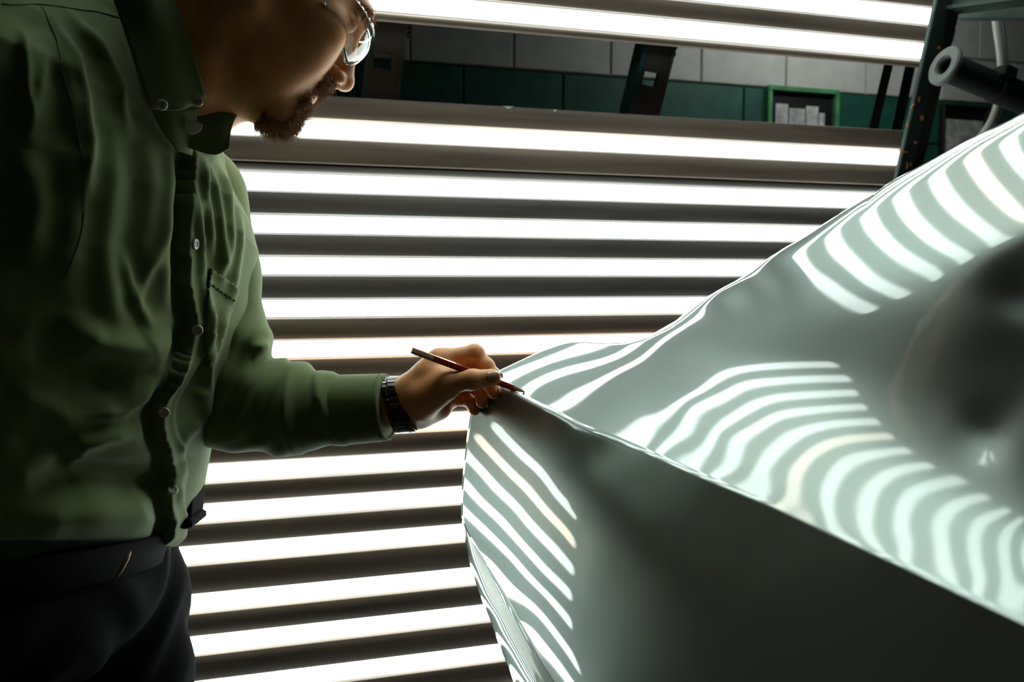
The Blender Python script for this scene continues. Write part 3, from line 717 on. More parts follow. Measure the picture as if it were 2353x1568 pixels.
# trestle under the panel
stand = empty('panel_stand', (.42, .62, 0), 'dark steel trestle carrying the metal panel from below', 'stand')
rA, rB = PS[30, -1] - NSn[30, -1] * .03, PS[215, -1] - NSn[215, -1] * .03
zs = min(rA[2], rB[2]) + .004
rA[2] = rB[2] = zs - .02
rd = rB - rA; rl = np.linalg.norm(rd); rd /= rl; rs = np.array([rd[1], -rd[0], 0])
o = MB().box((rA + rB) / 2, rd, rs, ZX, rl / 2, .02, .02, .003).build('rail', M['dark_steel']); attach(o, stand)
for k_ in (0, 1):
    c = (rA + rd * .05) if k_ == 0 else (rB - rd * .05)
    for sy_ in (-1, 1):
        o = MB().tube([np.array([c[0], c[1], 0]) + rs * sy_ * .20 + ZX * .001, c - ZX * .005], .016, 10).build('leg', M['dark_steel']); attach(o, stand)
# brackets that hold the sheet on the rail
for k_ in (60, 180):
    p = PS[k_, -1] - NSn[k_, -1] * .014; q = rA + rd * ((p - rA) @ rd)
    o = MB().tube([q + ZX * .015, p + ZX * .02 - NSn[k_, -1] * .004], .008, 8).build('clip', M['dark_steel']); attach(o, stand)

# ------------------------------------------------------------------ the man
def nrm(v): v = np.asarray(v, float); return v / np.linalg.norm(v)
person = empty('person', (-.47, .87, 0), 'man in a green shirt and safety glasses leaning over the panel with a pencil', 'person')

# ---- head frame: face turned right, away from the camera and down
YAW, PIT = math.radians(24), math.radians(37)
HF = np.array([math.cos(YAW) * math.cos(PIT), math.sin(YAW) * math.cos(PIT), -math.sin(PIT)])
HU = np.array([math.cos(YAW) * math.sin(PIT), math.sin(YAW) * math.sin(PIT), math.cos(PIT)])
HL = np.array([-math.sin(YAW), math.cos(YAW), 0.0])
HR = np.stack([HF, HL, HU])                        # world -> (forward, left, up)
HS = 1.0
HO = at(651, 291, .885) - HS * (.098 * HF - .108 * HU)
def hw(f, l, u): return HO + HS * (HF * f + HL * l + HU * u)
neck_lo = at(335, 318, .885)
def head_sdf(P):
    q = ((P - HO) @ HR.T) / HS
    d = sd_ell(q, (-.012, 0, .045), (.100, .077, .092))
    d = smin(d, sd_ell(q, (.042, 0, -.018), (.058, .056, .088)), .03)
    for s in (-1, 1):
        d = smin(d, sd_cap(q, (.002, s * .050, -.052), (.080, s * .014, -.100), .021, .017), .030)
        d = smin(d, sd_ell(q, (.062, s * .044, -.004), (.030, .020, .020)), .022)
        d = smin(d, sd_ell(q, (.060, s * .036, -.042), (.034, .024, .040)), .026)
    d = smin(d, sd_ell(q, (.090, 0, -.101), (.019, .023, .017)), .018)
    d = smin(d, sd_ell(q, (.086, 0, -.060), (.022, .029, .028)), .016)
    d = smin(d, sd_cap(q, (.092, -.030, .043), (.092, .030, .043), .011, .011), .016)
    for s in (-1, 1):
        d = smax(d, -sd_ell(q, (.104, s * .034, .022), (.020, .019, .013)), .012)
        d = smin(d, sd_ell(q, (.081, s * .032, .021), (.0135, .0135, .0125)), .002)
    d = smin(d, sd_cap(q, (.094, 0, .026), (.116, 0, -.018), .0085, .0105), .012)
    d = smin(d, sd_ell(q, (.119, 0, -.023), (.0115, .0115, .0105)), .007)
    for s in (-1, 1):
        d = smin(d, sd_ell(q, (.107, s * .0135, -.027), (.0125, .0075, .0088)), .005)
        d = smax(d, -sd_ell(q, (.1105, s * .0070, -.0365), (.0062, .0040, .0060)), .002)
    d = smin(d, sd_cap(q, (.0985, -.013, -.0515), (.0985, .013, -.0515), .0045, .0045), .006)
    d = smin(d, sd_cap(q, (.0965, -.012, -.0630), (.0965, .012, -.0630), .0055, .0055), .006)
    d = smax(d, -sd_cap(q, (.111, -.020, -.0572), (.111, .020, -.0572), .0022, .0022), .003)
    for s in (-1, 1):
        ear = sd_ell(q, (-.010, s * .080, .004), (.021, .007, .034), np.array([[math.cos(.25), 0, math.sin(.25)], [0, 1, 0], [-math.sin(.25), 0, math.cos(.25)]]))
        ear = smin(ear, sd_ell(q, (.002, s * .078, -.026), (.009, .006, .011)), .008)
        ear = smax(ear, -sd_ell(q, (-.004, s * .088, .004), (.010, .006, .018)), .004)
        d = smin(d, ear, .006)
    a = hw(-.030, 0, -.015); b = neck_lo
    d2 = sd_cap(P, a, b, .057, .058)
    d = smin(d, d2, .030)
    # sternomastoid cord and throat
    d = smin(d, sd_cap(P, hw(-.018, -.050, -.040), at(420, 290, .85), .016, .014), .018)
    d = smin(d, sd_cap(P, hw(.040, 0, -.080), at(455, 262, .885), .026, .030), .030)
    return d
hv, hf = surface_nets(head_sdf, at(330, 420, .90) - np.array([.02, .16, .04]), HO + np.array([.20, .20, .22]), .0026)

# ---- left hand (thumb side towards the camera), forearm and wrist
def hp_(px, py, Y): return at(px, py, Y)
fing = {
 'thumb':  [((975, 912), .905, .0180), ((1030, 880), .893, .0128), ((1086, 873), .889, .0112), ((1130, 868), .892, .0098)],
 'index':  [((1010, 832), .926, .0142), ((1090, 814), .934, .0112), ((1117, 843), .927, .0094), ((1136, 864), .9195, .0080)],
 'middle': [((1020, 856), .944, .0138), ((1094, 852), .945, .0110), ((1127, 880), .934, .0094), ((1135, 902), .927, .0082)],
 'ring':   [((1022, 886), .958, .0130), ((1086, 882), .960, .0104), ((1110, 905), .950, .0090), ((1108, 924), .941, .0080)],
 'little': [((1016, 916), .968, .0120), ((1066, 914), .970, .0092), ((1088, 930), .960, .0080), ((1090, 942), .952, .0072)],
}
fpos = {k: [(hp_(*a[0], a[1]), a[2]) for a in v] for k, v in fing.items()}
wr = hp_(922, 927, .930)
def hand_sdf(P):
    d = sd_cap(P, hp_(640, 938, .955), hp_(800, 936, .94), .040, .034)
    d = smin(d, sd_cap(P, hp_(800, 936, .94), wr, .034, .020), .01)
    d = smin(d, sd_cap(P, hp_(900, 917, .925), hp_(935, 910, .922), .0185, .0195), .012)
    d = smin(d, sd_cap(P, hp_(895, 948, .936), hp_(950, 948, .938), .0175, .0175), .012)
    d = smin(d, sd_cap(P, hp_(956, 890, .922), fpos['index'][0][0], .0200, .0150), .016)
    d = smin(d, sd_cap(P, hp_(958, 910, .937), fpos['middle'][0][0], .0205, .0150), .016)
    d = smin(d, sd_cap(P, hp_(960, 928, .946), fpos['ring'][0][0], .0195, .0145), .016)
    d = smin(d, sd_cap(P, hp_(964, 940, .951), fpos['little'][0][0], .0175, .0135), .016)
    d = smin(d, sd_cap(P, hp_(966, 930, .915), hp_(1022, 893, .897), .0200, .0150), .018)        # thenar
    d = smin(d, sd_cap(P, hp_(966, 948, .935), hp_(1010, 938, .955), .0165, .0145), .014)        # heel
    d = smin(d, sd_cap(P, hp_(985, 862, .916), hp_(1015, 868, .903), .0130, .0110), .018)        # web
    base = d
    for k, js in fpos.items():
        f = None
        for (a, ra), (b, rb) in zip(js[:-1], js[1:]):
            s = sd_cap(P, a, b, ra, rb)
            f = s if f is None else smin(f, s, .0035)
        for (a, ra) in js[1:3]:                                  # knuckle swell
            f = smin(f, np.linalg.norm(P - a, axis=-1) - ra * 1.06, .004)
        d = np.minimum(d, smin(base, f, .010))
    return d
gv, gf = surface_nets(hand_sdf, (hp_(640, 1010, .97)[0] - .02, .850, hp_(700, 1010, .97)[2] - .02), (hp_(1165, 770, .93)[0] + .01, 1.005, hp_(1000, 770, .93)[2] + .02), .00165)

# ---- torso, right arm and legs under the clothes (coarse, one continuous trunk)
sh_l, el_l = at(430, 455, .985), at(512, 912, .985)
sh_r, el_r, wr_r = np.array([-.525, .705, 1.475]), np.array([-.62, .60, 1.22]), np.array([-.50, .52, 1.02])
hipc = np.array([-.56, .88, 1.0])
hip_l, hip_r = np.array([-.535, .985, .95]), np.array([-.60, .775, .95])
kn_l, kn_r = np.array([-.50, 1.00, .52]), np.array([-.60, .74, .52])
an_l, an_r = np.array([-.53, 1.01, .09]), np.array([-.66, .74, .09])
chest = np.array([-.478, .865, at(400, 620, .87)[2]])
def trunk_sdf(P):
    d = sd_cap(P, hipc, chest, .075, .075)
    d = smin(d, sd_cap(P, chest, neck_lo, .07, .045), .04)
    d = smin(d, sd_cap(P, sh_l, neck_lo - np.array([.02, 0, .05]), .035, .04), .04)
    d = smin(d, sd_cap(P, sh_r, neck_lo - np.array([.02, 0, .05]), .035, .04), .04)
    d = smin(d, sd_cap(P, sh_l, el_l, .048, .040), .02)
    d = smin(d, sd_cap(P, el_l, hp_(700, 938, .95), .042, .036), .02)
    d = smin(d, sd_cap(P, sh_r, el_r, .048, .040), .02)
    d = smin(d, sd_cap(P, el_r, wr_r, .040, .028), .02)
    for h, k, a in ((hip_l, kn_l, an_l), (hip_r, kn_r, an_r)):
        d = smin(d, sd_cap(P, h, k, .075, .052), .04); d = smin(d, sd_cap(P, k, a, .052, .036), .02)
    hd = sd_cap(P, wr_r, wr_r + np.array([.05, -.01, -.075]), .026, .034)
    d = smin(d, hd, .015)
    for k in range(4): d = smin(d, sd_cap(P, wr_r + np.array([.05 + .004 * k, -.03 + .02 * k, -.09]), wr_r + np.array([.045, -.03 + .02 * k, -.165 + .008 * abs(k - 1)]), .009, .0075), .004)
    d = smin(d, sd_cap(P, wr_r + np.array([.045, -.03, -.04]), wr_r + np.array([.085, -.045, -.10]), .011, .0085), .006)
    return d
tv, tf = surface_nets(trunk_sdf, (-.76, .42, .04), (-.22, 1.10, 1.62), .010)
bv, bf = join_meshes([(hv, hf), (gv, gf), (tv, tf)])
body = obj('body', bv, bf, M['skin'], person)

# ---- nails
def nail(k, u, wd, ln, off):
    (a, ra), (b, rb) = fpos[k][-2], fpos[k][-1]
    ax = nrm(b - a); up_ = nrm(np.array(off) - ax * (np.array(off) @ ax)); sd = np.cross(ax, up_)
    v = []; f = []; c = b + ax * u
    n1, n2 = 7, 7
    for i in range(n1):
        for j in range(n2):
            s = (i / (n1 - 1) - .5) * 2; t = (j / (n2 - 1) - .5) * 2
            w = wd * (1 - .18 * max(0, t) ** 3 - .12 * max(0, -t) ** 3)
            ang = s * .85
            v.append(c + ax * (t * ln * (1 - .12 * s * s)) + sd * math.sin(ang) * w + up_ * (rb * 1.02 * math.cos(ang) + .0004 - (.0018 if t > .8 else 0)))
    o = obj('nail', v, grid_faces(n1, n2), M['nail'], None, True); recalc(o); attach(o, body)
    so = o.modifiers.new('thick', 'SOLIDIFY'); so.thickness = .0005; so.offset = 1
nail('thumb', .001, .0085, .0082, (.05, -1, .25))
nail('little', .001, .0062, .0055, (.45, -.85, .1))
nail('ring', .001, .0068, .006, (.7, -.6, .1))
nail('middle', .001, .007, .0062, (.95, -.1, .2))
nail('index', .001, .007, .0064, (.9, .1, .5))

# ---- hair: goatee, moustache, scalp and a few wrist hairs as tapered strands
def strands(name, roots, dirs, lens, wid, m, parent, seed, curl=.35, seg=3):
    rg = random.Random(seed); v = []; f = []
    for p, d, L_ in zip(roots, dirs, lens):
        d = nrm(d + np.array([rg.gauss(0, curl), rg.gauss(0, curl), rg.gauss(0, curl)]))
        s = nrm(np.cross(d, (rg.gauss(0, 1), rg.gauss(0, 1), rg.gauss(0, 1)))); b = np.array([rg.gauss(0, .5), rg.gauss(0, .5), rg.gauss(0, .5) - .25])
        s2 = np.cross(d, s); k0 = len(v)
        for j in range(seg + 1):
            t = j / seg; c = p + d * L_ * t + b * L_ * .35 * t * t; w = wid * (1 - .85 * t)
            for a in range(3):
                an = 2.094 * a; v.append(c + w * (s * math.cos(an) + s2 * math.sin(an)))
        for j in range(seg):
            for a in range(3):
                i0, i1 = k0 + j * 3 + a, k0 + j * 3 + (a + 1) % 3; f.append((i0, i1, i1 + 3, i0 + 3))
    o = obj(name, np.array(v), np.array(f), m, parent, True); o['kind'] = 'stuff'; return o
rg = np.random.default_rng(5)
ql = ((hv - HO) @ HR.T) / HS
hn = np.zeros_like(hv)
e1 = hv[hf[:, 1]] - hv[hf[:, 0]]; e2 = hv[hf[:, 2]] - hv[hf[:, 0]]; fn_ = np.cross(e1, e2)
for k in range(4): np.add.at(hn, hf[:, k], fn_)
hn /= np.linalg.norm(hn, axis=1, keepdims=True) + 1e-12
if ((hv - hv.mean(0)) * hn).sum() < 0: hn = -hn
f_, l_, u_l = ql.T
chin_m = (u_l < -.070) & (u_l > -.128) & (f_ > .074) & (np.abs(l_) < .027)
side_m = (u_l <= -.048) & (u_l > -.08) & (f_ > .068) & (np.abs(l_) > .019) & (np.abs(l_) < .031)
mous_m = (u_l < -.033) & (u_l > -.0575) & (f_ > .078) & (np.abs(l_) < .031) & ~((np.abs(l_) < .004))
def grow(mask, n, name, L0, L1, seed, down, wid=.00022):
    ii = rg.choice(np.where(mask)[0], n); jit = rg.normal(0, .0011, (n, 3))
    dirs = hn[ii] * .75 + np.array(down)[None, :]
    return strands(name, hv[ii] - hn[ii] * .0006 + jit, dirs, rg.uniform(L0, L1, n), wid, M['hair'], person, seed)
grow(chin_m, 5200, 'goatee', .004, .011, 1, HF * .25 - HU * .35)
grow(side_m, 1100, 'goatee', .003, .006, 2, -HU * .5)
grow(mous_m, 2600, 'moustache', .005, .011, 3, HF * .2 - HU * .5)
scalp = (u_l > .055) & (f_ < .075) | ((f_ < -.035) & (u_l > -.03) & (np.abs(l_) < .078)) 
scalp &= np.linalg.norm(hv - neck_lo, axis=1) > .10
grow(scalp, 7000, 'scalp_hair', .008, .018, 4, -HF * .4, .0003)
brow_m = (u_l > .036) & (u_l < .047) & (f_ > .085) & (np.abs(l_) > .012) & (np.abs(l_) < .045)
grow(brow_m, 500, 'eyebrow', .004, .008, 6, -HU * .1, .0003)
hh = []
for k in range(46):
    t = rg.random(); hh.append(at(912 + 40 * t, 874 - 16 * t * t + rg.normal(0, 2), .928 + rg.normal(0, .006)))
strands('wrist_hair', hh, [np.array([-.15, 0, 1.0])] * 46, rg.uniform(.006, .016, 46), .00012, M['hair'], person, 9, .55)

# ------------------------------------------------------------------ shirt
SIL = [(-60, 452), (60, 462), (150, 472), (230, 482), (300, 490), (350, 503), (400, 528), (450, 548), (520, 560), (600, 551), (660, 545), (740, 538), (820, 520), (900, 492), (960, 481), (1010, 462), (1045, 440), (1130, 422), (1180, 396), (1215, 378), (1290, 366)]
BETA = [(-60, 22), (450, 21), (800, 20), (960, 19), (1130, 10), (1290, 8)]
AHW = [(-60, .07), (120, .085), (230, .115), (320, .165), (400, .195), (520, .205), (800, .205), (1000, .20), (1130, .20), (1215, .195), (1290, .188)]
BHD = [(-60, .062), (120, .070), (230, .085), (320, .105), (420, .122), (520, .130), (700, .128), (850, .130), (960, .138), (1050, .132), (1130, .125), (1215, .115), (1290, .108)]
TIL = [(-60, .62), (230, .60), (400, .42), (600, .18), (800, .05), (1000, .06), (1130, .13), (1290, .20)]
lv = np.linspace(-20, 1286, 330); NPH = 420
ph = np.linspace(0, 2 * math.pi, NPH, endpoint=False)
YSIL = .930
SV = np.zeros((len(lv), NPH, 3))
for i, py in enumerate(lv):
    be = math.radians(itp(py, BETA)); a = itp(py, AHW); b = itp(py, BHD)
    l = np.array([math.sin(be), math.cos(be)]); n_ = np.array([math.cos(be), -math.sin(be)])
    mx = math.hypot(a * l[0], b * n_[0]); dy = (a * a * l[0] * l[1] + b * b * n_[0] * n_[1]) / mx
    s = at(itp(py, SIL), py, YSIL)
    c = np.array([s[0] - mx, s[1] - dy])
    e_ = 2.25
    cs, sn = np.cos(ph), np.sin(ph)
    A_ = np.sign(cs) * np.abs(cs) ** (2 / e_) * a; B_ = np.sign(sn) * np.abs(sn) ** (2 / e_) * b
    p = c[None, :] + A_[:, None] * l + B_[:, None] * n_
    SV[i, :, 0] = p[:, 0]; SV[i, :, 1] = p[:, 1]; SV[i, :, 2] = s[2] - itp(py, TIL) * (A_ - a * .25)
SF = []
ii, jj = np.meshgrid(np.arange(len(lv) - 1), np.arange(NPH), indexing='ij')
a_ = (ii * NPH + jj).ravel(); b_ = (ii * NPH + (jj + 1) % NPH).ravel()
SF = np.stack([a_, a_ + NPH, b_ + NPH, b_], -1)
def vnormals(v, f):
    n = np.zeros_like(v); e1 = v[f[:, 1]] - v[f[:, 0]]; e2 = v[f[:, 2]] - v[f[:, 0]]; fn = np.cross(e1, e2)
    for k in range(f.shape[1]): np.add.at(n, f[:, k], fn)
    return n / (np.linalg.norm(n, axis=1, keepdims=True) + 1e-12)
S0 = SV.reshape(-1, 3)
def fix_n(v, f):
    n = vnormals(v, f)
    return n
sn_ = fix_n(S0, SF)
cen = SV.mean(1)[:, None, :].repeat(NPH, 1).reshape(-1, 3)
if ((S0 - cen) * sn_).sum() < 0: SF = SF[:, ::-1]; sn_ = -sn_
spx, spy = proj(S0)
front = ((S0 - np.array([0, 0, CAMZ])) * sn_).sum(1) < .03
def pdist(px, py, poly):
    """distance and signed side to an image-plane polyline used to lay out the cloth folds"""
    best = np.full(px.shape, 1e9); side = np.zeros(px.shape); tt = np.zeros(px.shape); L_ = 0; n = len(poly) - 1
    for k, ((x0, y0), (x1, y1)) in enumerate(zip(poly[:-1], poly[1:])):
        dx, dy = x1 - x0, y1 - y0; q = dx * dx + dy * dy
        t = ((px - x0) * dx + (py - y0) * dy) / q; tc = np.clip(t, 0, 1)
        d = np.hypot(px - x0 - tc * dx, py - y0 - tc * dy); m = d < best
        best[m] = d[m]; side[m] = np.sign((px[m] - x0) * dy - (py[m] - y0) * dx); tt[m] = (k + tc[m]) / n
    return best, side, tt
def smoothstep(a, b, x): t = np.clip((x - a) / (b - a), 0, 1); return t * t * (3 - 2 * t)
PLK = [(432, 300), (433, 350), (418, 520), (418, 640), (428, 700), (438, 745), (424, 800), (396, 850), (368, 900), (356, 955), (362, 1000), (380, 1045), (386, 1085), (374, 1130), (376, 1165), (384, 1190), (380, 1215), (378, 1290)]
disp = np.zeros(len(S0))
fade = lambda t: np.clip(4 * t, 0, 1) * np.clip(4 * (1 - t), 0, 1)
folds = [  # polyline, half width px, amplitude m
 ([(452, 350), (462, 420), (478, 520), (486, 600)], 10, .0075), ([(470, 352), (488, 430), (502, 520), (508, 600), (500, 660)], 9, .008), ([(490, 360), (518, 440), (524, 540), (517, 640)], 10, .008),
 ([(440, 420), (450, 520), (462, 600), (468, 700)], 9, .006), ([(545, 460), (548, 560), (536, 640), (520, 700)], 10, .006),
 ([(470, 640), (474, 740), (470, 840), (482, 930)], 11, .008), ([(520, 700), (495, 790), (474, 860)], 11, .006), ([(455, 880), (470, 930), (478, 975)], 16, .006), ([(400, 1050), (430, 1000), (470, 960)], 12, .004),
 ([(320, 320), (345, 430), (330, 560), (345, 700)], 30, .007), ([(405, 330), (385, 450), (370, 600), (385, 720)], 22, .008), ([(250, 260), (255, 420), (235, 560), (250, 700), (290, 760)], 34, .009),
 ([(130, 300), (170, 430), (165, 560), (140, 700)], 40, .009), ([(60, 340), (85, 470), (60, 620)], 36, .009), ([(120, 60), (160, 180), (190, 330), (200, 480)], 30, .010), ([(60, 60), (80, 200), (60, 340)], 26, .007),
 ([(430, 800), (360, 880), (270, 940), (160, 960)], 26, .012), ([(400, 760), (320, 800), (230, 790), (130, 740)], 40, .014), ([(60, 760), (180, 850), (300, 880)], 40, -.012),
 ([(175, 1060), (185, 1020), (240, 1000), (340, 990)], 22, .012), ([(60, 1110), (200, 1092), (330, 1110), (372, 1130)], 34, -.016), ([(10, 1190), (160, 1180), (300, 1180), (372, 1160)], 40, .010),
 ([(20, 1000), (130, 1040), (180, 1080)], 40, -.010), ([(10, 900), (110, 930), (200, 1000)], 34, .008), ([(420, 1050), (400, 1110), (405, 1160)], 12, .004),
 ([(120, 40), (165, 140), (190, 230), (200, 330), (188, 450)], 11, .007), ([(150, 20), (215, 100), (262, 200), (300, 330)], 13, .006), ([(50, 60), (60, 200), (72, 300)], 9, .007), ([(106, 110), (86, 220), (62, 330)], 10, .006), ([(395, 480), (330, 620), (300, 720)], 14, .005), ([(270, 560), (300, 680), (350, 760)], 14, .006),
 ([(300, 60), (330, 170), (350, 250)], 16, -.006), ([(200, 60), (260, 160), (300, 260)], 30, .006),
]
for poly, w, amp in folds:
    d, sd_, t = pdist(spx, spy, poly)
    disp += np.where(front, amp * np.exp(-(d / w) ** 2) * fade(t), 0)
d, sd_, t = pdist(spx, spy, PLK)
left = sd_ > 0
lsgn = np.where(left, d, -d)
sgn_test = pdist(np.array([300.]), np.array([600.]), PLK)[1][0]
dl_ = d * sd_ * sgn_test                                  # positive to the left of the placket edge
band = np.where(dl_ <= 0, .0045 * smoothstep(-44, -38, dl_) + .004 * np.exp(-((dl_ + 4) / 12) ** 2), -.010 * np.exp(-((dl_ - 12) / 18) ** 2))
disp += np.where(front & (spy > 300), band * smoothstep(300, 380, spy), 0)
# fine wrinkles
disp += np.where(spy > 0, 0.0006 * np.sin(spx * .055 + 2.3 * np.sin(spy * .012)) * np.sin(spy * .021 + spx * .01), 0)
# blousing over the waist, tucked in at the belt
disp += np.where(spy > 1150, -.022 * smoothstep(1225, 1286, spy), 0) + .003 * np.exp(-((spy - 1190) / 60) ** 2)
S1 = S0 + sn_ * disp[:, None]
shirt = obj('shirt', S1, SF, M['shirt'], person)
sn1 = vnormals(S1, SF)
so = shirt.modifiers.new('cloth', 'SOLIDIFY'); so.thickness = .0012; so.offset = -1
px1, py1 = proj(S1)
def shirt_at(px, py):
    vis = ((S1 - np.array([0, 0, CAMZ])) * sn1).sum(1) < 0
    dd = np.where(vis, np.hypot(px1 - px, py1 - py), 1e9); cand = np.where(dd < dd.min() + 2.5)[0]
    k = cand[np.argmin(np.linalg.norm(S1[cand] - np.array([0, 0, CAMZ]), axis=1))]
    return S1[k], sn1[k]
def button(p, n, r, parent):
    n = nrm(n); u = nrm(np.cross(n, (0, 0, 1.0))); w = np.cross(n, u); nn = 20; v = []; f = []
    prof = [(.0, .0007), (r * .55, .0007), (r * .62, .0012), (r * .86, .0016), (r, .0009), (r, -.0005)]
    for rr, h in prof:
        for k in range(nn): v.append(p + n * (.0016 + h) + rr * (u * math.cos(6.2832 * k / nn) + w * math.sin(6.2832 * k / nn)))
    for i in range(len(prof) - 1):
        for k in range(nn):
            a, b = i * nn + k, i * nn + (k + 1) % nn; f.append((a, b, b + nn, a + nn))
    o = obj('button', v, f, M['button'], None, True); recalc(o); attach(o, parent)
    b = MB()
    for sx_ in (-1, 1):
        for sy_ in (-1, 1): b.tube([p + n * .0022 + (u * sx_ + w * sy_) * r * .22, p + n * .0027 + (u * sx_ + w * sy_) * r * .22], r * .09, 6)
    q = b.build('button_thread', M['thread']); attach(q, o)
for bx_, by_ in ((446, 563), (456, 762), (379, 950), (398, 1130)):
    p, n = shirt_at(bx_, by_); button(p, n, .0058, shirt)
# chest pocket: a second layer of cloth, lifted off the shirt
fx, fy = px1[SF].mean(1), py1[SF].mean(1); fvis = (((S1 - np.array([0, 0, CAMZ])) * sn1).sum(1) < .02)[SF].all(1)
def inpoly(x, y, poly):
    c = np.zeros(x.shape, bool); n = len(poly)
    for i in range(n):
        x0, y0 = poly[i]; x1, y1 = poly[(i + 1) % n]
        m = ((y0 > y) != (y1 > y)); xi = (x1 - x0) * (y - y0) / ((y1 - y0) if y1 != y0 else 1e-9) + x0; c ^= m & (x < xi)
    return c
def patch(name, poly, lift, m, parent):
    sel = SF[inpoly(fx, fy, poly) & fvis]
    if len(sel) == 0: return None
    ids, inv = np.unique(sel, return_inverse=True)
    o = obj(name, S1[ids] + sn1[ids] * lift, inv.reshape(sel.shape), m, parent)
    so = o.modifiers.new('cloth', 'SOLIDIFY'); so.thickness = .0011; so.offset = 1; return o
pk = patch('pocket', [(479, 616), (541, 661), (528, 720), (505, 800), (478, 850), (470, 780), (474, 690)], .0012, M['shirt'], shirt)
patch('pocket_hem', [(479, 615), (543, 661), (535, 692), (474, 652)], .0030, M['shirt'], pk)

# ---- stitched seams
for poly in ([(6, 10), (100, 8), (200, 22), (276, 40)], [(98, 14), (132, 100), (152, 180), (184, 330), (196, 450), (182, 560), (150, 640)]):
    pts = []
    for x_, y_ in catmull(poly, 5):
        p, n = shirt_at(x_, y_)
        pts.append(p + n * .0004)
    pts = np.array(pts); pts[1:-1] = (pts[:-2] + 2 * pts[1:-1] + pts[2:]) / 4
    o = MB().tube(pts, .0005, 6).build('seam', M['thread'], None, True); attach(o, shirt)

# ---- collar: two turned-down leaves and a stand
def sheet(name, rows_, m, parent, thick=.0022, sub=8):
    g = np.array(rows_, float); g = np.stack([catmull(r, sub) for r in g], 0); g = np.stack([catmull(g[:, j], sub) for j in range(g.shape[1])], 1)
    o = obj(name, g.reshape(-1, 3), grid_faces(g.shape[0], g.shape[1]), m, parent)
    so = o.modifiers.new('cloth', 'SOLIDIFY'); so.thickness = thick; so.offset = 0; return o
near_leaf = [[at(236, -70, .772), at(268, 20, .766), at(304, 130, .764), at(344, 250, .770)],
             [at(310, -90, .768), at(348, 10, .772), at(386, 120, .780), at(418, 252, .785)],
             [at(352, -90, .795), at(402, 8, .800), at(440, 112, .806), at(474, 226, .812)]]
cl_ = sheet('collar_leaf', near_leaf, M['shirt'], shirt)
far_leaf = [[at(436, 262, .835), at(470, 262, .845), at(512, 250, .858), at(553, 246, .872)],
            [at(434, 300, .830), at(470, 300, .838), at(506, 294, .848), at(532, 292, .860)],
            [at(434, 340, .828), at(462, 350, .835), at(496, 356, .843), at(526, 342, .852)]]
cf_ = sheet('collar_leaf', far_leaf, M['shirt_inside'], shirt)
sheet('neck_band', [[at(340, 232, .790), at(395, 243, .800), at(455, 250, .826)], [at(366, 290, .797), at(404, 296, .808), at(446, 302, .834)], [at(408, 346, .812), at(424, 352, .822), at(440, 358, .836)]], M['shirt_inside'], shirt, .002, 5)
st = []
for k in range(28):
    t = k / 27 * 2 * math.pi
    st.append(t)
nd = nrm(hw(-.03, 0, -.02) - neck_lo); uu_ = nrm(np.cross(nd, (0, 1.0, 0))); ww_ = np.cross(nd, uu_)
rows_ = []
for h, r in ((-.090, .125), (-.055, .098), (-.015, .078), (.012, .072), (.034, .069)):
    rows_.append([neck_lo + nd * h + r * (uu_ * math.cos(t) + ww_ * math.sin(t)) for t in st])
g = np.array(rows_)
o = obj('collar_stand', g.reshape(-1, 3), grid_faces(5, 28), M['shirt'], shirt)
so = o.modifiers.new('cloth', 'SOLIDIFY'); so.thickness = .002
us = sheet('undershirt_edge', [[at(432, 278, .818), at(452, 280, .820), at(466, 285, .822)], [at(430, 292, .818), at(448, 296, .820), at(462, 300, .822)], [at(430, 304, .818), at(438, 308, .820), at(444, 310, .821)]], M['undershirt'], shirt, .0012, 4)
for p, dv in ((at(455, 234, .800), (.15, -1, .1)), (at(374, 243, .768), (.0, -1, .15))): button(p, np.array(dv), .0055, cl_)

# ---- sleeves
def wrinkle(P, c, ax, freq, amp, rad):
    d = (P - c) @ nrm(ax); r = np.linalg.norm(P - c, axis=-1)
    return amp * np.sin(d * freq + 1.8 * np.sin((P @ np.array([13., 9., 17.])))) * np.exp(-(r / rad) ** 2)
cuff_c, cuff_s = at(890, 936, .930), at(768, 943, .940)
fa_mid = at(660, 938, .958)
elb = at(535, 925, .975)
def sleeve_sdf(P):
    d = sd_cap(P, sh_l, elb, .072, .057)
    f = sd_cap(P, elb, fa_mid, .057, .055)
    f = smin(f, sd_cap(P, fa_mid, cuff_s, .0545, .0405), .02)
    f = smin(f, sd_cap(P, cuff_s, cuff_c + nrm(cuff_c - cuff_s) * .05, .0405, .0385), .012)
    d = smin(d, f, .020)
    # folds bunching at the elbow and along the forearm
    d = d + wrinkle(P, at(590, 850, .93), (.75, .1, -.6), 210, .0055, .065) + wrinkle(P, at(690, 910, .92), (1, 0, -.35), 150, .0045, .06)
    d = d - .007 * np.exp(-(((P - at(735, 900, .915)) @ nrm([.93, 0, .35])) / .006) ** 2) * np.exp(-(np.linalg.norm(P - at(730, 900, .915), axis=-1) / .05) ** 2)
    d = d - .008 * np.exp(-(((P - at(665, 940, .915)) @ nrm([1., 0, .05])) / .006) ** 2) * np.exp(-(np.linalg.norm(P - at(665, 960, .915), axis=-1) / .06) ** 2)
    d = d - .012 * np.exp(-(np.linalg.norm((P - at(603, 797, .945)) * np.array([1, .6, 1.6]), axis=-1) / .010) ** 2)
    d = d + wrinkle(P, at(560, 700, .96), (.2, .0, 1.), 90, .004, .09) + wrinkle(P, at(600, 1010, .95), (.5, 0, -1), 240, .0022, .05)
    plane = (P - cuff_c) @ nrm(cuff_c - cuff_s + np.array([.0, 0, -.003]))
    return smax(d, plane, .0015)
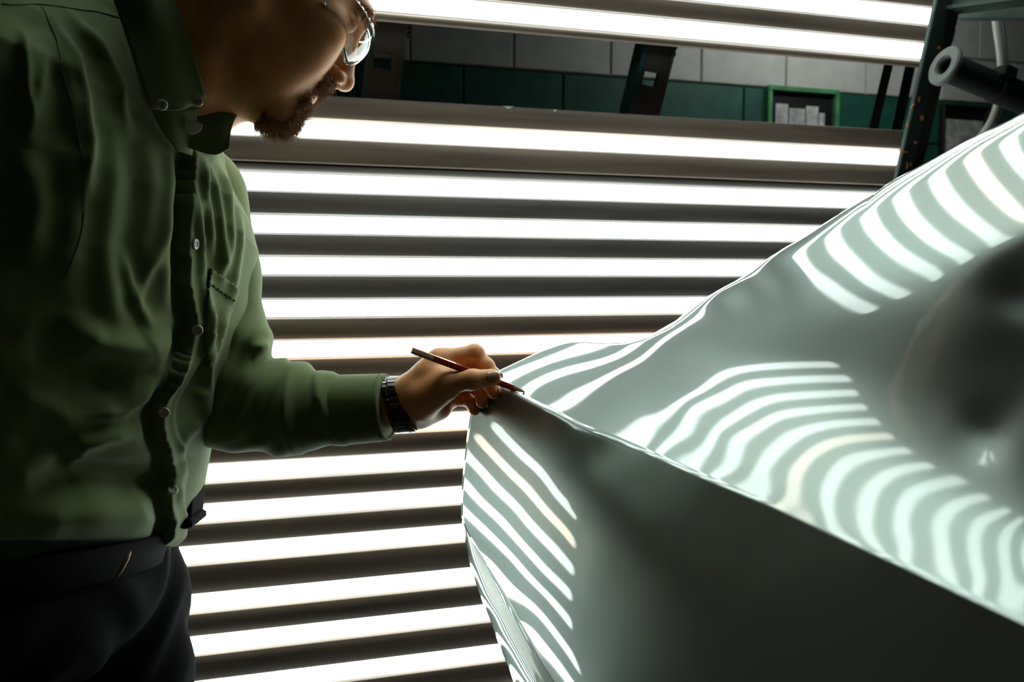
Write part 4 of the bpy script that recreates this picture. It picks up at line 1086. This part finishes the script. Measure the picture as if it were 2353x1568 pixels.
sv_, sf_ = surface_nets(sleeve_sdf, np.minimum(sh_l, elb) - np.array([.10, .10, .09]), np.array([cuff_c[0] + .03, 1.09, sh_l[2] + .09]), .0032)
slv = obj('sleeve', sv_, sf_, M['shirt'], shirt)
md = slv.modifiers.new('smooth', 'SMOOTH'); md.iterations = 2; md.factor = .4
def cuff_sdf(P):
    ax = nrm(cuff_c - cuff_s); t = (P - cuff_s) @ ax; L_ = np.linalg.norm(cuff_c - cuff_s)
    rad = np.linalg.norm((P - cuff_s) - t[..., None] * ax, axis=-1)
    R = .0425 - (t / L_) * .0025 + .0006 * np.sin(rad * 0 + (P[..., 2] - CAMZ) * 180) * .5
    d = np.abs(rad - R + .001) - .0016
    return np.maximum(d, np.abs(t - L_ * .5) - (L_ * .5 + .0005))
cv_, cf2 = surface_nets(cuff_sdf, np.minimum(cuff_s, cuff_c) - .055, np.maximum(cuff_s, cuff_c) + .055, .0016)
cuff = obj('cuff', cv_, cf2, M['shirt'], slv)
for off in (.006, -.0045):
    ax = nrm(cuff_c - cuff_s); base = cuff_s + ax * .006 if off > 0 else cuff_c + ax * off
    u = nrm(np.cross(ax, (0, 1., 0))); w = np.cross(ax, u); R = .0418 if off > 0 else .0398
    pts = [base + (R + .0009) * (u * math.cos(t) + w * math.sin(t)) for t in np.linspace(0, 6.2832, 60)]
    o = MB().tube(pts, .0004, 5).build('stitching', M['thread'], None, True); attach(o, cuff)
def rsleeve_sdf(P):
    d = smin(sd_cap(P, sh_r, el_r, .068, .062), sd_cap(P, el_r, wr_r, .060, .045), .03)
    d = d + wrinkle(P, el_r, (.2, .1, 1.), 110, .004, .12)
    return smax(d, (P - wr_r) @ nrm(wr_r - el_r), .002)
rv_, rf_ = surface_nets(rsleeve_sdf, np.minimum(np.minimum(sh_r, el_r), wr_r) - .10, np.maximum(np.maximum(sh_r, el_r), wr_r) + .10, .006)
obj('sleeve', rv_, rf_, M['shirt'], shirt)

# ---- trousers, belt, shoes
def trouser_sdf(P):
    d = sd_ell(P, (-.545, .885, 1.0), (.125, .195, .11))
    for h, k, a in ((hip_l, kn_l, an_l), (hip_r, kn_r, an_r)):
        d = smin(d, sd_cap(P, h, k, .108, .080), .03); d = smin(d, sd_cap(P, k, a, .080, .066), .02)
    d = d + .004 * np.sin((P[..., 2]) * 60 + 14 * P[..., 0] + 3 * np.sin(P[..., 1] * 30)) * np.exp(-((P[..., 2] - .9) / .2) ** 2)
    for px_a, py_a, px_b, py_b in ((330, 1240, 300, 1420), (350, 1230, 330, 1500), (285, 1400, 265, 1560)):
        d = d - .0045 * np.exp(-(sd_cap(P, at(px_a, py_a, .80), at(px_b, py_b, .80), 0, 0) / .007) ** 2)
    return smax(smax(d, P[..., 2] - 1.075 - .2 * (.885 - P[..., 1]), .004), .05 - P[..., 2], .004)
trv, trf = surface_nets(trouser_sdf, (-.78, .60, .03), (-.36, 1.14, 1.14), .0062)
trs = obj('trousers', trv, trf, M['trousers'], person)
bl_ = []
for k in range(72):
    t = 2 * math.pi * k / 72; bl_.append((-.545 + .128 * math.cos(t), .885 + .197 * math.sin(t)))
v = []; f = []
for z, gx in ((1.018, .002), (1.02, .005), (1.054, .005), (1.056, .002)):
    for k in range(72):
        t = 2 * math.pi * k / 72; v.append((-.545 + (.120 + gx) * math.cos(t), .885 + (.190 + gx) * math.sin(t), z - .2 * (.190 + gx) * math.sin(t)))
for r in range(3):
    for k in range(72):
        a, b = r * 72 + k, r * 72 + (k + 1) % 72; f.append((a, b, b + 72, a + 72))
o = obj('belt', v, f, M['leather'], trs, True); recalc(o)
lp = [at(300, 1268, .80), at(292, 1285, .795), at(278, 1310, .792), at(262, 1335, .792)]
o = MB().tube(lp, [.001, .002, .0022, .001], 8).build('belt_strap_end', M['brown_leather'], None, True); attach(o, trs)
for a, k in ((an_l, kn_l), (an_r, kn_r)):
    d = surface_nets(lambda P, a=a: smax(smin(sd_cap(P, a + np.array([-.03, 0, -.04]), a + np.array([.15, 0, -.062]), .042, .032), sd_cap(P, a + np.array([0, 0, .02]), a + np.array([0, 0, -.05]), .044, .044), .03), .002 - P[..., 2], .003), a + np.array([-.10, -.07, -.10]), a + np.array([.21, .07, .08]), .006)
    obj('shoe', d[0], d[1], M['leather'], person)

# ------------------------------------------------------------------ belt pouch
pc = at(432, 1128, .985)
pouch = empty('belt_pouch', tuple(pc), 'black leather pouch hanging on the belt at the far hip', 'pouch')
prof = [at(440, 1050, .985), at(452, 1052, .985), at(458, 1080, .985), at(456, 1160, .985), at(452, 1196, .985), at(444, 1206, .985), at(418, 1206, .985), at(398, 1195, .985), at(400, 1120, .985), at(412, 1060, .985)]
n = len(prof); v = [p + np.array([0, -.022, 0]) for p in prof] + [p + np.array([.0, .022, 0]) for p in prof]
f = [(i, (i + 1) % n, n + (i + 1) % n, n + i) for i in range(n)] + [tuple(range(n)), tuple(reversed(range(n, 2 * n)))]
o = obj('pocket_body', v, f, M['leather'], None, False); recalc(o); attach(o, pouch)
bv_ = o.modifiers.new('bevel', 'BEVEL'); bv_.width = .004; bv_.segments = 3
o = MB().box(at(443, 1192, .978), (1, 0, 0), (0, 1, 0), ZX, .0085, .026, .006, .003).build('lower_flap', M['leather']); attach(o, pouch)

# ------------------------------------------------------------------ wrist watch
wa, wb = at(884, 936, .930), at(948, 932, .930)
wax = nrm(wb - wa); wc = at(917, 931, .930)
watch = empty('wrist_watch', tuple(wc), 'dark steel link watch bracelet on the wrist below the cuff', 'watch')
u1 = nrm(np.cross(wax, (0, 1.0, 0))); u2 = np.cross(wax, u1)          # u1 ~ up, u2 ~ depth
if u1[2] < 0: u1 = -u1
NL = 30
def wpos(t, k=1.0): return wc + wax * (.001 + .006 * (-math.cos(t))) + k * (u1 * .0325 * math.cos(t) + u2 * .0300 * math.sin(t))
link0 = {}
for k in range(NL):
    t = 2 * math.pi * k / NL; p = wpos(t); tg = nrm(wpos(t + .01) - wpos(t - .01)); out = nrm(np.cross(tg, wax)); out = out if out @ (p - wc) > 0 else -out
    b = MB(); b.box(p, wax, tg, out, .0060, .0031, .0018, .0007)
    o = b.build('link', M['watch_steel']); attach(o, watch)
    for s in (-1, 1):
        q = MB().box(p + wax * s * .0094 + tg * .0016, wax, tg, out, .0030, .0031, .0016, .0007).build('side_link', M['watch_steel']); attach(q, o)

# ------------------------------------------------------------------ pencil
tipP, tipN = TOP.ev(np.array([1206.]), np.array([903.])); tipP = tipP[0] + tipN[0] * .0012
tail = at(946, 805, .873)
pen = empty('pencil', tuple(tipP), 'red hexagonal marking pencil held in the hand, touching the panel', 'pencil')
d = nrm(tipP - tail); Lp = np.linalg.norm(tipP - tail)
pu = nrm(np.cross(d, (0, 0, 1.))); pv = np.cross(d, pu)
def hexrow(s, r, n=6, rot=.26): return [tail + d * s + r * (pu * math.cos(6.28319 * k / n + rot) + pv * math.sin(6.28319 * k / n + rot)) for k in range(n)]
def hexpart(name, prof, m, n=6, smooth=False):
    v = []; f = []
    for s, r in prof: v += hexrow(s, r, n)
    for i in range(len(prof) - 1):
        for k in range(n):
            a, b = i * n + k, i * n + (k + 1) % n; f.append((a, b, b + n, a + n))
    f.append(tuple(reversed(range(n)))); f.append(tuple(range((len(prof) - 1) * n, len(prof) * n)))
    o = obj(name, v, f, m, None, smooth); recalc(o); attach(o, pen); return o
PR = .0040
hexpart('bare_end', [(0, PR), (.026, PR)], M['pencil_orange'])
hexpart('barrel', [(.026, PR * 1.01), (Lp - .0165, PR * 1.01)], M['pencil_red'])
hexpart('sharpened_cone', [(Lp - .0165, PR * .96), (Lp - .003, PR * .42)], M['pencil_wood'], 16, True)
hexpart('lead', [(Lp - .003, PR * .34), (Lp - .0008, PR * .2), (Lp, PR * .08)], M['pencil_lead'], 12, True)
# pencil line drawn on the panel
pts = []
for px, py in ((1207, 906), (1196, 912), (1190, 925), (1187, 945), (1190, 968), (1198, 990), (1207, 1003)):
    P_, N_ = (TOP if py < 915 else SIDE).ev(np.array([float(px)]), np.array([float(py)])); pts.append(P_[0] + N_[0] * .0006)
o = MB().tube(catmull(pts, 6), .00028, 5).build('drawn_line', M['thread'], None, True); attach(o, panel)

# ------------------------------------------------------------------ clear safety glasses
gl = empty('safety_glasses', tuple(hw(.11, 0, .02)), 'clear wraparound safety glasses on the man\'s face', 'glasses')
def lens_pt(a, h, k=1.0):
    """wraparound lens surface: a = angle around the face, h = -1..1 bottom..top"""
    R = .094; f0 = .022
    drop = .020 - .004 * abs(a)
    f = f0 + R * 1.04 * math.cos(a); l = R * .80 * math.sin(a)
    top = .040 - .006 * (a / 1.2) ** 2; bot = -.012 + .020 * (abs(a) / 1.15) ** 2
    nose = .018 * math.exp(-(a / .13) ** 2)
    u = bot + nose + (top - bot - nose) * (h + 1) / 2
    f += -.010 * ((h) ** 2) * .6 - (.004 if h < 0 else 0) * h * h
    return hw(f * k, l * k, u)
na, nh = 61, 15
v = [lens_pt(-1.18 + 2.36 * i / (na - 1), -1 + 2 * j / (nh - 1)) for i in range(na) for j in range(nh)]
o = obj('lens', v, grid_faces(na, nh), M['lens'], None, True); recalc(o); attach(o, gl)
so = o.modifiers.new('thick', 'SOLIDIFY'); so.thickness = .0022; so.offset = 0
rim = [lens_pt(-1.18 + 2.36 * i / (na - 1), -1) for i in range(na)]
o = MB().tube(rim, .0013, 7).build('lower_rim', M['temple'], None, True); attach(o, gl)
for s in (-1, 1):
    a0 = s * 1.18
    p0 = lens_pt(a0, .55)
    tp = [p0, hw(.045, s * .0815, .026), hw(.010, s * .0845, .020), hw(-.012, s * .085, .016), hw(-.03, s * .083, -.004)]
    tp = catmull(tp, 6); v = []; f = []
    for i, p in enumerate(tp):
        hgt = .0095 - .004 * min(1, i / 12); th = .0014
        for du, dl_2 in ((-1, -1), (1, -1), (1, 1), (-1, 1)): v.append(p + HU * hgt * du * .6 + HL * th * dl_2)
    for i in range(len(tp) - 1):
        for k in range(4):
            a, b = i * 4 + k, i * 4 + (k + 1) % 4; f.append((a, b, b + 4, a + 4))
    f += [(0, 1, 2, 3), tuple(len(v) - 1 - i for i in range(4))]
    o = obj('temple', v, f, M['temple'], None, False); recalc(o); attach(o, gl)
    sd_v = [lens_pt(a0 + s * .0, h) for h in (-.8, -.3, .2, .7)]
    rows_ = [sd_v, [hw(.040, s * .079, u) for u in (-.004, .006, .018, .030)]]
    g = np.array(rows_); o = obj('side_shield', g.reshape(-1, 3), grid_faces(2, 4), M['lens'], None, True); attach(o, gl)
    so = o.modifiers.new('thick', 'SOLIDIFY'); so.thickness = .0012
    o = MB().tube([hw(.116, s * .010, .004), hw(.112, s * .014, -.006), hw(.108, s * .017, -.010)], [.002, .003, .002], 8).build('nose_pad', M['temple'], None, True); attach(o, gl)
